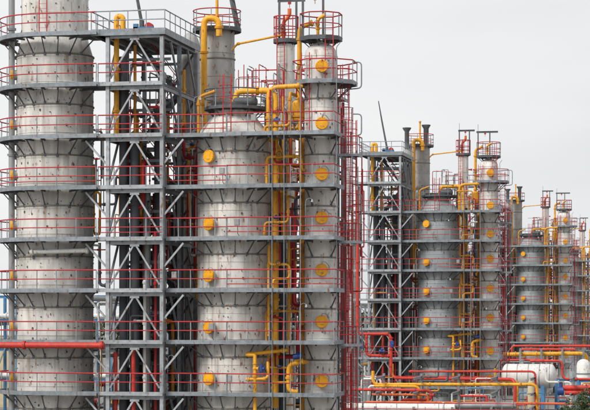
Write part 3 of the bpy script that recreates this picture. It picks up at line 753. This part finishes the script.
# ------------------------------------------------------------------ braced steel access tower
def tower(u, dy, c):
    xl, xr = TL, TR
    wd = xr - xl; dp = TY1 - TY0
    t = thing('steel_tower', f'open grey steel tower with inverted V bracing in the {c}', 'steel tower', (xl, TY0 + dy, 0), 'braced steel towers')
    zt = ZL(7)
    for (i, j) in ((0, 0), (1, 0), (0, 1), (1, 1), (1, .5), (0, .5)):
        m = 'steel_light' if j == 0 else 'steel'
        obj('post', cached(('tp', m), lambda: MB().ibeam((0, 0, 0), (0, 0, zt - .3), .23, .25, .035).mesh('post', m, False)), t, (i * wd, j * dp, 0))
    for k in range(-1, 8):
        z = ZL(k)
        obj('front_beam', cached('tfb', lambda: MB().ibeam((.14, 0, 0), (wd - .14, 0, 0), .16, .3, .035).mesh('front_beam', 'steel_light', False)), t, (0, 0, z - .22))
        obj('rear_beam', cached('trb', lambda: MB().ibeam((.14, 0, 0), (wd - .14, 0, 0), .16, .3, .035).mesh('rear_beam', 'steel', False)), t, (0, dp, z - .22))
        for i in range(2): obj('side_beam', cached('tsb', lambda: MB().ibeam((0, .15, 0), (0, dp - .15, 0), .16, .3, .035).mesh('side_beam', 'steel', False)), t, (i * wd, 0, z - .22))
        h = DZ - .35
        for s in (0, 1):
            # front inverted V, tip at the mid of the beam above
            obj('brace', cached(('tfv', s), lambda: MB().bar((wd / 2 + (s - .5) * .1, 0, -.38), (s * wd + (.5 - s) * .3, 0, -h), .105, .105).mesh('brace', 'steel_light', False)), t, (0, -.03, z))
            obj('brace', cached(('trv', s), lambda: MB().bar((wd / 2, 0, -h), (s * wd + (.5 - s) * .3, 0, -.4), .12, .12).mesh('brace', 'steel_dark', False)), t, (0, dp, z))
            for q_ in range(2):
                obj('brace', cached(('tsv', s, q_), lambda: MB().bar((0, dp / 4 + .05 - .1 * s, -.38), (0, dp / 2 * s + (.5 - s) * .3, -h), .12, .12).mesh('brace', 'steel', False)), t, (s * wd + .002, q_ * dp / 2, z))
        obj('gusset', cached('tgs', lambda: MB().prism([(-.3, -.02), (.3, -.02), (.3, .02), (-.3, .02)], -.5, -.36).mesh('gusset', 'steel_light', False)), t, (wd / 2, -.08, z))
        if k <= 5:
            obj('knee_brace', cached('tkr', lambda: MB().bar((wd + .12, 0, -1.75), (wd + 1.35, 0, -.3), .11, .11).mesh('knee_brace', 'steel_light', False)), t, (0, .05, z))
            obj('knee_brace', cached('tkl', lambda: MB().bar((-.12, 0, -1.75), (-1.45, 0, -.3), .11, .11).mesh('knee_brace', 'steel_light', False)), t, (0, .05, z))
        for f_ in (.3, .62):
            obj('inner_beam', cached('tib', lambda: MB().ibeam((.1, 0, 0), (wd - .1, 0, 0), .12, .18).mesh('inner_beam', 'steel', False)), t, (0, dp * f_, z - 1.4))
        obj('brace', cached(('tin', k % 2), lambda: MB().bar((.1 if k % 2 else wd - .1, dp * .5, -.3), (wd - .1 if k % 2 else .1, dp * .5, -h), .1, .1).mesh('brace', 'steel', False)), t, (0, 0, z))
        # decks
        o = (xl, TY0 + dy, z)
        if k == 7:
            platform('tower_platform', f'crowning railed deck of the steel tower in the {c}', o, [[(-1.0, -.25), (wd + .25, -.25), (wd + .25, dp + .2), (-1.0, dp + .2)]],
                     [[(-1.0, -.25), (wd + .25, -.25), (wd + .25, dp + .2)], [(-1.0, dp + .2), (-1.0, -.25)]], group=f'tower decks of the {c}', beam=.4, beam_m='steel', joists=[((xx, -.15, 0), (xx, dp, 0)) for xx in (.8, 1.8, 2.8)], rail_m='steel', h=1.3, step=1.2)
        else:
            xa = -.55 if u == 1 else -2.1
            platform('tower_platform', f'steel tower deck with red front rail, {ORD[7 - k]} in the {c}', o, [[(xa, -.3), (wd + .1, -.3), (wd + .1, dp * .5), (xa, dp * .5)]],
                     [[(xa, -.3), (wd + .1, -.3)]], group=f'tower decks of the {c}', beam=.24, step=.95, beam_m='steel_light', joists=[((xx, -.2, 0), (xx, dp * .5, 0)) for xx in (.9, 2.4)])
        # stair flight to the level above, in the rear half
        if k < 7:
            sgn = 1 if k % 2 else -1
            x0, x1 = (wd * .14, wd * .86) if sgn > 0 else (wd * .86, wd * .14)
            s = thing('stair_flight', f'stair flight inside the tower, {ORD[6 - k]} in the {c}', 'stairs', (xl, TY0 + dp * .7 + dy, z), f'stair flights of the {c}')
            for yy in (-.42, .42):
                obj('stringer', MB().bar((x0, yy, -.1), (x1, yy, DZ - .1), .06, .24).mesh('stringer', 'steel_dark', False), s)
                obj('handrail', MB().tube([(x0, yy, 1.0), (x1, yy, DZ + .95)], .03, 6).mesh('handrail', 'red'), s)
                for f in (.08, .5, .92): obj('baluster', cached('blst', lambda: MB().box((0, 0, .5), (.04, .04, 1.05)).mesh('baluster', 'red', False)), s, (x0 + (x1 - x0) * f, yy, DZ * f))
            tb = MB()
            for i in range(13):
                f = (i + .5) / 13; tb.box((x0 + (x1 - x0) * f, 0, DZ * f), (.26, .78, .04))
            tr = obj('treads', tb.mesh('treads', 'grating', False), s); tr['kind'] = 'stuff'
    if u > 1:
        column('side_column', f'dull grey slender column just left of the tower in the {c}', xl - 2.6, TY0 + 4.5 + dy, .85, 24.5, 'clad_grey', [1 + 1.7 * i for i in range(14)], (), 'dome', (), 0, n=32)
        ladder('caged_ladder', f'red caged ladder on the far left side of the tower in the {c}', xl - 2.5, TY0 - .2 + dy, 4, 25, True, f'caged ladders of the {c}')
        for j in (0, dp * .5): obj('outrigger_post', cached('otp', lambda: MB().ibeam((0, 0, 0), (0, 0, ZL(6) - .1), .2, .2).mesh('outrigger_post', 'steel', False)), t, (-1.8, j - .1, 0))
    # dark risers standing in the tower
    for i, (fx, fy, r, m, zt2, wrd) in enumerate(((.17, .16, .26, 'pipe_dark', 30, 'slim dark'), (.36, .2, .3, 'pipe_dark', 25, 'thick dark'), (.55, .26, .24, 'pipe_grey', 22, 'middling grey'), (.72, .34, .32, 'pipe_dark', 27, 'dark'), (.26, .3, .1, 'red', 24, 'thin red'), (.47, .36, .08, 'yellow_dirty', 20, 'thin ochre'), (.8, .12, .09, 'red', 19, 'short thin red'), (.05, .3, .12, 'pipe_white', 27, 'tall thin white'), (.88, .22, .16, 'pipe_grey', 29, 'thin grey'), (.6, .12, .1, 'pipe_white', 16, 'thin white'), (.1, .62, .4, 'pipe_dark', 22, 'rear left dark'), (.36, .8, .34, 'pipe_dark', 18, 'rear middle dark'), (.62, .92, .35, 'pipe_dark', 20.5, 'rearmost dark'), (.9, .66, .3, 'pipe_dark', 24, 'rear right dark'))):
        pipe('tower_riser', f'{wrd} riser standing inside the steel tower in the {c}', [(xl + wd * fx, TY0 + dp * fy + dy, 0), (xl + wd * fx, TY0 + dp * fy + dy, zt2)], r, m, flanges=[(0, .4), (0, .62), (0, .83), (0, .99)])
    pipe('tower_pipe', f'yellow pipe rising through the tower and hooking over its top deck in the {c}', [P(116.5, 135, 79.6) + Vector((0, dy, 0)), P(116.5, 16, 79.6) + Vector((0, dy, 0)), P(123, 16.5, 79.6) + Vector((0, dy, 0)), P(123, 36, 79.6) + Vector((0, dy, 0))], .17, 'yellow', bend=.45, flanges=[(0, .2), (0, .55), (0, .88)])
    pipe('tower_pipe', f'thin orange pipe running up inside the tower in the {c}', [P(135, 200, 80.6) + Vector((0, dy, 0)), P(135, 45, 80.6) + Vector((0, dy, 0))], .1, 'yellow_dirty', flanges=[(0, .3), (0, .7)])
    for i, pxx in enumerate((115.5, 133.5)):
        pipe('fire_main', f'{"left" if i == 0 else "right"} bright red riser low in the tower of the {c}', [P(pxx, 440, 79.2) + Vector((0, dy, 0)), P(pxx, 352 - 6 * i, 79.2) + Vector((0, dy, 0))], .13, 'red_pipe', flanges=[(0, .5), (0, .97)])
    # column between tower and rear, with its flared stack
    column('tower_column', f'dark slender column rising behind the tower in the {c}', xl + .2 + wd * .75, TY1 + 1.2 + dy, .62, 32.6, 'clad_grey', [1 + 1.7 * i for i in range(19)], (), 'dome', (), 0, n=28)
    if u > 1: tag(obj('vent_stack', MB().tube([(0, 0, 0), (0, 0, 2.0), (0, 0, 2.35), (0, 0, 2.45)], [.26, .26, .5, .5], 16).mesh('vent_stack', 'steel_dark'), None, (xl + .2 + wd * .75, TY1 + 1.2 + dy, 32.55)), f'dark flared vent stack behind the tower top in the {c}', 'vent stack', 'vent stacks')
    # jib crane on the top deck
    cx, cy = xl + wd * .52, TY0 + 1.3 + dy
    j = thing('jib_crane', f'small jib crane with a long leaning boom on the tower of the {c}', 'crane', (cx, cy, ZL(7)), 'jib cranes')
    obj('base', MB().tube([(0, 0, 0), (0, 0, .12)], .35, 16).tube([(0, 0, .12), (0, 0, .9)], .16, 12).mesh('base', 'steel_dark'), j)
    obj('boom', MB().tube([(0, 0, .7), (-.55, 0, 3.6), (-.95, 0, 5.9)], [.11, .09, .05], 8).mesh('boom', 'steel_dark'), j)
    obj('winch', MB().tube([(.45, -.1, .5), (.45, .3, .5)], .26, 16).box((.45, .1, .18), (.5, .5, .3)).mesh('winch', 'red'), j)
    obj('counterweight', MB().box((.2, -.32, .3), (1.3, .16, .3)).box((-.3, -.3, .5), (.3, .2, .3)).mesh('counterweight', 'blue_steel', False), j)

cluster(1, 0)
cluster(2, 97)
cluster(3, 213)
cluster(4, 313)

rv, rf, rm, mats_ = [], [], [], list(REST)
for mi, m_ in enumerate(mats_):
    o_ = len(rv); rv += [tuple(v) for v in REST[m_].v]
    rf += [tuple(o_ + i for i in f) for f in REST[m_].f]; rm += [mi] * len(REST[m_].f)
rme = bpy.data.meshes.new('pipe_tangle'); rme.from_pydata(rv, [], rf)
for m_ in mats_: rme.materials.append(M[m_])
rme.polygons.foreach_set('material_index', rm)
rme.polygons.foreach_set('use_smooth', [True] * len(rf)); rme.set_sharp_from_angle(angle=R_(38)); rme.update()
ro = tag(obj('pipe_tangle', rme), 'dense tangle of thin pipes among the farther columns', 'pipes'); ro['kind'] = 'stuff'
# ------------------------------------------------------------------ red piping with blue valves at the foot of the second tower
YB = 171.0
pipe('red_loop', 'tall bright red pipe dropping to blue valves at the second tower', [P(357.5, 190, YB), P(357.5, 334, YB), P(391, 334, YB), P(391, 374, YB), P(395, 378, YB), P(515, 379.5, 156), P(515, 412, 156)], .17, 'red_pipe', bend=.7, flanges=[(0, .2), (0, .5), (0, .8), (1, .1), (1, .9), (2, .1), (2, .8), (4, .3), (4, .7)], valves=[(2, .28, 'blue', (.3, -.9, .2))])
pipe('red_loop', 'short bright red bypass pipe with blue valves beside the second tower', [P(366.5, 334, YB), P(366.5, 355.5, YB), P(391, 356, YB)], .155, 'red_pipe', flanges=[(0, .15), (1, .15), (1, .9)], valves=[(0, .62, 'blue', (-.7, -.6, .3)), (1, .66, 'blue', (0, -.6, .8))])
# ------------------------------------------------------------------ pipe bridge in front of the second and third clusters
YP = 148.0
pipe('bridge_pipe', 'thin red pipe on the bridge, upper one, bending down in front of the white drum', [P(409, 371.5, YP), P(535.5, 371.5, YP), P(535.5, 425, YP)], .1, 'red_pipe', bend=.5, flanges=[(0, .02), (0, .35), (0, .7), (1, .5)])
pipe('bridge_pipe', 'long bright yellow pipe on the bridge ending in a downward bend', [P(373, 371, YP), P(373, 384.5, YP), P(537, 384.5, YP), P(537, 425, YP)], .15, 'yellow', bend=.55, flanges=[(1, .08), (1, .35), (1, .62), (1, .9), (2, .5)])
pipe('bridge_pipe', 'yellow branch pipe bending down beside the broad second column', [P(374, 386.2, YP - .6), P(419.5, 386.6, YP - .6), P(419.5, 401, YP - .6)], .13, 'yellow', bend=.5, flanges=[(0, .3), (1, .7)])
pipe('bridge_pipe', 'orange red pipe of the low manifold, upper row', [P(352, 389.5, YP - 1), P(431, 390.5, YP - 1), P(431, 400, YP - 1), P(402, 400, YP - 1)], .14, 'red_pipe', bend=.45, flanges=[(0, .25), (0, .5), (0, .8), (2, .5)], valves=[(1, .5, 'wheel', (.9, -.3, 0))])
pipe('bridge_pipe', 'orange pipe of the low manifold, second row', [P(372, 394.5, YP - 1.6), P(428, 395, YP - 1.6), P(428, 405, YP - 1.6)], .11, 'orange_pipe', bend=.4, flanges=[(0, .2), (0, .6), (1, .6)], valves=[(0, .4, 'wheel', (0, -.3, .95))])
pipe('bridge_pipe', 'long low orange pipe along the bottom of the pipe bridge', [P(366, 402, YP - 2), P(604, 404, YP - 2)], .1, 'orange_pipe', flanges=[(0, .1), (0, .3), (0, .5), (0, .7)])
pipe('bridge_pipe', 'thick weathered white pipe along the bottom edge of the picture', [P(340, 407.5, YP - 3.5), P(455, 408.5, YP - 3.5)], .42, 'pipe_white', flanges=[(0, .2), (0, .9)])
pipe('bridge_pipe', 'dull grey pipe low in front of the slim second column', [P(452, 406, YP - 2.6), P(516, 405.5, YP - 2.6)], .3, 'pipe_grey', flanges=[(0, .1), (0, .95)])
pipe('bridge_pipe', 'thick red pipe at the right edge beside a blue flange, upper of two', [P(563, 388, YP - 2), P(610, 387.5, YP - 2)], .24, 'red_pipe', flanges=[(0, .5)])
pipe('bridge_pipe', 'thick red pipe at the right edge, lower of two', [P(565, 392.8, YP - 2), P(610, 392.6, YP - 2)], .22, 'red_pipe', flanges=[(0, .55)])
pipe('bridge_pipe', 'thin red pipe dropping then running off to the right edge', [P(530, 361, YP + 3), P(562.5, 361, YP + 3), P(562.5, 379, YP + 3), P(610, 379.5, YP + 3)], .12, 'red_pipe', bend=.5, flanges=[(0, .4), (1, .4), (2, .3), (2, .7)])
bv = thing('blue_valve', 'squat blue valve closing the thick red pipes near the right edge', 'valve', P(561, 391, YP - 2))
obj('body', MB().tube([(-.3, 0, 0), (.25, 0, 0)], .42, 16).tube([(0, 0, .3), (0, 0, .8)], .16, 10).mesh('body', 'blue'), bv)
obj('handwheel', MB().tube([(.3 * math.cos(a), .3 * math.sin(a), .85) for a in [2 * PI * i / 12 for i in range(13)]], .03, 6, False).bar((-.3, 0, .85), (.3, 0, .85), .04, .04).mesh('handwheel', 'handwheel'), bv)

# the bridge that carries them
zb = P(450, 403, YP - 2).z - .25
xb0, xb1 = X(345, YP), X(612, YP)
br = thing('pipe_bridge', 'grey steel pipe bridge carrying red and yellow pipes in front of the second cluster', 'pipe rack', (xb0, YP - 4, 0))
nb = 8
for i in range(nb):
    xx = (xb1 - xb0) * i / (nb - 1)
    for j in (0, 5):
        hh = zb - .05 if j == 0 else zb + 2.9
        obj('post', cached(('bp', j), lambda: MB().ibeam((0, 0, 0), (0, 0, hh), .22, .24).mesh('post', 'steel', False)), br, (xx, j, 0))
    for z in (zb, zb + 1.3, zb + 2.7): obj('cross_beam', cached('bc', lambda: MB().ibeam((0, .15, 0), (0, 4.85, 0), .2, .24).mesh('cross_beam', 'steel', False)), br, (xx, 0, z - .14))
for j in (0, 5):
    for z in (zb - .5,):
        for i in range(nb - 1):
            l = (xb1 - xb0) / (nb - 1)
            obj('beam', cached('bb', lambda: MB().ibeam((.15, 0, 0), (l - .15, 0, 0), .18, .24).mesh('beam', 'steel', False)), br, (l * i, j, z))
# grey handrail along the bridge walkway
wk = platform('walkway_platform', 'narrow grey walkway with grey rails along the pipe bridge', (xb0, YP - 5.2, zb - .9), [[(0, 0), (xb1 - xb0, 0), (xb1 - xb0, 1.0), (0, 1.0)]], [[(0, 0), (xb1 - xb0, 0)]], rail_m='red', step=2.0)

# horizontal drum
dc = P(507, 376, 160); d1 = P(551, 376, 160)
ln = d1.x - dc.x
dr = thing('horizontal_drum', 'white horizontal drum with domed ends lying behind the yellow bridge pipe', 'drum', (dc.x, 160, 0))
RD = 1.22
prof = [(0, 0.01)] + [(-.55 * math.cos(a), RD * math.sin(a)) for a in [PI / 2 * k / 6 for k in range(1, 7)]]
pts = [(p[0], 0, dc.z) for p in prof] + [(ln, 0, dc.z)] + [(ln + .55 * math.sin(a), 0, dc.z) for a in [PI / 2 * k / 6 for k in range(1, 7)]]
rs = [max(.01, p[1]) for p in prof] + [RD] + [max(.01, RD * math.cos(a)) for a in [PI / 2 * k / 6 for k in range(1, 7)]]
pts[0] = (-.56, 0, dc.z)
obj('shell', MB().tube(pts, rs, 40).mesh('shell', 'pipe_white'), dr)
for i, f in enumerate((.02, .25, .5, .75, .98)):
    obj('weld_band', cached('wb', lambda: MB().tube([(-.04, 0, 0), (.04, 0, 0)], RD + .02, 40, False).mesh('weld_band', 'pipe_grey')), dr, (ln * f, 0, dc.z))
for f in (.2, .82):
    obj('saddle', cached('sdl', lambda: MB().box((0, 0, (dc.z - .8) / 2), (.35, 1.6, dc.z - .8)).mesh('saddle', 'blue_steel', False)), dr, (ln * f, 0, 0))
for f in (.35, .6, .9):
    obj('nozzle', cached('nzl', lambda: MB().tube([(0, 0, 0), (0, 0, .4)], .13, 12).tube([(0, 0, .4), (0, 0, .48)], .22, 12).mesh('nozzle', 'pipe_grey')), dr, (ln * f, 0, dc.z + RD - .05))

# blue frame and low piping round the drum
bf = thing('blue_trestle', 'blue steel trestle standing on the ground right of the white drum', 'trestle', (X(556, 163), 163, 0))
for i in range(3):
    for j in (0, 3): obj('post', cached('bfp', lambda: MB().ibeam((0, 0, 0), (0, 0, 7.2), .26, .26).mesh('post', 'blue_steel', False)), bf, (i * 2.2, j, 0))
for z in (2.5, 4.8, 7.0):
    for j in (0, 3): obj('beam', cached('bfb', lambda: MB().ibeam((0, 0, 0), (4.4, 0, 0), .18, .24).mesh('beam', 'blue_steel', False)), bf, (0, j, z))
for i in range(2): obj('brace', cached('bfr', lambda: MB().bar((0.1, 0, 2.6), (2.1, 0, 4.7), .12, .12).mesh('brace', 'blue_steel', False)), bf, (i * 2.2, -.15, 0))
lr = random.Random(77)
lc = [('pipe_grey', 'grey'), ('red_pipe', 'red'), ('yellow_dirty', 'ochre'), ('pipe_white', 'white'), ('pipe_dark', 'dark'), ('blue_steel', 'blue')]
lcnt = {}
for i in range(64):
    mm_, wq = lc[lr.randrange(6)]
    lcnt[wq] = lcnt.get(wq, -1) + 1
    y_ = lr.uniform(153, 170); px_ = 356 + (i + .5) * 3.8
    p = Vector((X(px_, y_), y_, 0)); h1 = lr.uniform(2.5, 7.5)
    dx_ = lr.choice((-1, 1)) * lr.uniform(.8, 3)
    pts = [p, p + Vector((0, 0, h1)), p + Vector((dx_, 0, h1)), p + Vector((dx_, 0, h1 + lr.choice((-1, 1)) * lr.uniform(.8, 1.6)))]
    pipe('low_pipe', f'low {wq} pipe under the pipe bridge, {NTH[lcnt[wq]]} {wq} one from the left', pts, lr.choice((.05, .06, .08, .11)), mm_, 'low pipes under the bridge', flanges=[(0, .4), (0, .8), (1, .5)], valves=[(0, .62, lr.choice(('wheel', 'blue')), (0, -.9, .4))] if i % 3 == 0 else (), n=8)
bd = thing('storage_vessel', 'small beige upright vessel below the white drum', 'vessel', (X(531, 151), 151, 0))
obj('shell', MB().lathe([(.32, 0), (.32, 7.2), (.2, 7.5)], 20).mesh('shell', 'cream'), bd)
obj('flange', MB().lathe([(.4, 6.2), (.4, 6.32)], 20).mesh('flange', 'cream'), bd)

# orange header at the foot of the third cluster
YQ = 259.0
pipe('header_pipe', 'thick yellow orange header before the third cluster bending down at right edge', [P(503, 354.5, YQ), P(587, 353.5, YQ), P(587, 376, YQ)], .3, 'yellow', bend=1.0, flanges=[(0, .15), (0, .4), (0, .7)])
for i, (py, px0, px1) in enumerate(((346, 512, 600), (349.5, 520, 575), (360, 500, 545))):
    pipe('header_pipe', f'thin red header before the third cluster, {["upper", "middle", "lower"][i]} one', [P(px0, py + 6, YQ + 2 - i), P(px0, py, YQ + 2 - i), P(px1, py, YQ + 2 - i)], .17, 'red_pipe', bend=.6, flanges=[(1, .2), (1, .5), (1, .8)])
sup = thing('pipe_trestle', 'grey trestle frame carrying the headers before the third cluster', 'pipe rack', (X(500, YQ), YQ - 1, 0))
l = X(605, YQ) - X(500, YQ)
for i in range(6):
    for j in (0, 4): obj('post', cached('ttp', lambda: MB().ibeam((0, 0, 0), (0, 0, 8.6), .25, .28).mesh('post', 'steel', False)), sup, (l * i / 5, j, 0))
    for z in (6.5, 8.5): obj('cross_beam', cached('ttc', lambda: MB().ibeam((0, .15, 0), (0, 3.85, 0), .2, .24).mesh('cross_beam', 'steel', False)), sup, (l * i / 5, 0, z - .4))
bt = thing('cooler_vessel', 'white upright vessel with rounded top at the right edge under the orange header', 'vessel', (P(583.5, 365, 250).x, 250, 0))
obj('shell', MB().lathe([(1.0, 0), (1.0, 6.3), (.85, 6.8), (.5, 7.1), (.1, 7.2)], 24).mesh('shell', 'pipe_white'), bt)
obj('band', MB().lathe([(1.05, 5.0), (1.05, 5.2)], 24).mesh('band', 'steel'), bt)

# ------------------------------------------------------------------ far left: pipe rack and tank seen beside the big column
YF = 185.0
x0, x1 = X(-30, YF), X(112, YF)
fr = thing('far_pipe_rack', 'blue steel pipe rack in the distance left of the massive column', 'pipe rack', (x0, YF, 0))
for i in range(7):
    for j in (0, 4): obj('post', cached('fp', lambda: MB().ibeam((0, 0, 0), (0, 0, 16), .3, .3).mesh('post', 'blue_steel', False)), fr, ((x1 - x0) * i / 6, j, 0))
for z in (6, 9.5, 13, 15.8):
    for j in (0, 4): obj('beam', cached('fb', lambda: MB().ibeam((0, 0, 0), (x1 - x0, 0, 0), .2, .3).mesh('beam', 'blue_steel', False)), fr, (0, j, z))
for i in range(6): obj('brace', cached('fbr', lambda: MB().bar((.15, 0, 6.2), ((x1 - x0) / 6 - .15, 0, 12.8), .14, .14).mesh('brace', 'steel', False)), fr, ((x1 - x0) * i / 6, -.2, 0))
for i, (z, r, m, wd_) in enumerate(((6.5, .35, 'pipe_white', 'white'), (9.95, .25, 'yellow', 'yellow'), (10.1, .4, 'pipe_grey', 'grey'), (13.5, .3, 'pipe_white', 'upper white'), (13.4, .2, 'red_pipe', 'red'))):
    pipe('rack_pipe', f'{wd_} pipe lying on the far blue rack at the left edge', [(x0, YF + .6 + .8 * i, z), (x1, YF + .6 + .8 * i, z)], r, m, flanges=[(0, .2), (0, .6)])
tk = thing('storage_tank', 'distant cream storage tank low behind the massive left column', 'tank', (X(6, 245), 245, 0))
obj('shell', MB().lathe([(7, 0), (7, 10.5)], 48).mesh('shell', 'cream'), tk)
obj('roof', MB().lathe([(7.1, 10.5), (7.1, 10.65), (.3, 12)], 48).mesh('roof', 'pipe_white'), tk)
obj('rim', MB().lathe([(7.12, 9.9), (7.12, 10.05)], 48, cap=False).mesh('rim', 'steel'), tk)

# yard pipe rack running along the whole row, left of the clusters
yr = thing('yard_pipe_rack', 'long grey pipe rack along the row, seen through the gap beside the near tower', 'pipe rack', (-47, 104, 0))
for i in range(24):
    for j in (0, 4.5): obj('post', cached('yrp', lambda: MB().ibeam((0, 0, 0), (0, 0, 15), .26, .28).mesh('post', 'steel', False)), yr, (j, i * 10, 0))
    for z in (7, 11, 14.6): obj('cross_beam', cached('yrc', lambda: MB().ibeam((.14, 0, 0), (4.36, 0, 0), .2, .26).mesh('cross_beam', 'steel', False)), yr, (0, i * 10, z))
for j in (0, 4.5):
    for z in (6.5, 10.5): obj('beam', cached('yrb', lambda: MB().ibeam((0, .1, 0), (0, 229.9, 0), .18, .26).mesh('beam', 'steel_dark', False)), yr, (j, 0, z))
for i, (xx, z, r, m, w_) in enumerate(((.7, 7.4, .28, 'pipe_dark', 'dark lower'), (1.6, 7.3, .16, 'red_pipe', 'red lower'), (2.6, 7.4, .25, 'pipe_grey', 'grey lower'), (3.6, 7.3, .18, 'yellow', 'yellow lower'), (.9, 11.4, .22, 'pipe_white', 'white upper'), (2.0, 11.3, .14, 'yellow_dirty', 'ochre upper'), (3.2, 11.45, .3, 'pipe_dark', 'dark upper'), (1.4, 15.0, .2, 'pipe_grey', 'grey topmost'))):
    pipe('yard_pipe', f'{w_} pipe running along the long yard rack beside the near tower', [(-47 + xx, 102, z), (-47 + xx, 336, z)], r, m, flanges=[(0, .02 + .06 * i), (0, .5)])
# ------------------------------------------------------------------ vegetation
def leaves(n, c, rad, size, m, seed, lump=9):
    rnd = random.Random(seed); b = MB()
    cl = []
    for i in range(lump):
        a = rnd.uniform(0, 2 * PI); r = rnd.uniform(.2, .75)
        cl.append((Vector((c[0] + rad[0] * r * math.cos(a), c[1] + rad[1] * r * math.sin(a), c[2] + rad[2] * rnd.uniform(-.7, .75))), rnd.uniform(.28, .5)))
    for i in range(n):
        cc, k = rnd.choice(cl)
        d = Vector((rnd.gauss(0, 1), rnd.gauss(0, 1), rnd.gauss(0, 1))).normalized() * (rnd.random() ** .4)
        p = cc + Vector((d.x * rad[0], d.y * rad[1], d.z * rad[2])) * k
        u = Vector((rnd.uniform(-1, 1), rnd.uniform(-1, 1), rnd.uniform(-1, 1))).normalized()
        v = u.cross(Vector((rnd.uniform(-1, 1), rnd.uniform(-1, 1), rnd.uniform(-1, 1)))).normalized()
        s = size * rnd.uniform(.6, 1.3); o = len(b.v)
        b.v += [p - u * s, p + v * s * .5, p + u * s, p - v * s * .5]; b.f.append((o, o + 1, o + 2, o + 3))
    return b.mesh('crown', m, False)
for i, (px, yy, zt, rr, lb) in enumerate(((585, 136, 6.9, 2.0, 'dark leafy tree in the bottom right corner, right of a smaller one'), (572, 138, 5.6, 1.7, 'small dark leafy tree in the bottom right corner, left of a larger one'))):
    t = thing('leafy_tree', lb, 'tree', (X(px, yy), yy, 0), 'trees in the corner')
    tb = MB().tube([(0, 0, 0), (.08, 0, 1.4), (0, .1, 2.8), (.05, 0, zt - 1.2)], [.2, .16, .12, .03], 8)
    for a in range(6):
        an = a * 1.1; tb.tube([(0.03, .05, 1.8 + a * .35), (math.cos(an) * rr * .6, math.sin(an) * rr * .6, 2.9 + a * .4)], [.07, .02], 6)
    obj('trunk', tb.mesh('trunk', 'bark'), t)
    obj('crown', leaves(5200, (0, 0, zt * .62), (rr, rr, zt * .4), .13, 'leaf', 5 + i, 22), t)
fw = MB()
rnd = random.Random(3)
for i in range(26000):
    x = rnd.uniform(-420, 330); hgt = 9 + 3 * math.sin(x * .045) + 2 * math.sin(x * .21 + 1)
    p = Vector((x, 640 + rnd.uniform(-10, 10) + .0 * x, hgt * (1 - rnd.random() ** 1.6 * .98)))
    u = Vector((rnd.uniform(-1, 1), rnd.uniform(-1, 1), rnd.uniform(-1, 1))).normalized(); v = u.cross(Vector((rnd.uniform(-1, 1), .3, rnd.uniform(-1, 1)))).normalized()
    s = rnd.uniform(.6, 1.4); o = len(fw.v)
    fw.v += [p - u * s, p + v * s * .6, p + u * s, p - v * s * .6]; fw.f.append((o, o + 1, o + 2, o + 3))
fo = tag(obj('far_wood', fw.mesh('far_wood', 'leaf_far', False)), 'low belt of trees along the horizon behind the plant', 'wood'); fo['kind'] = 'stuff'
print('objects', len(bpy.data.objects))
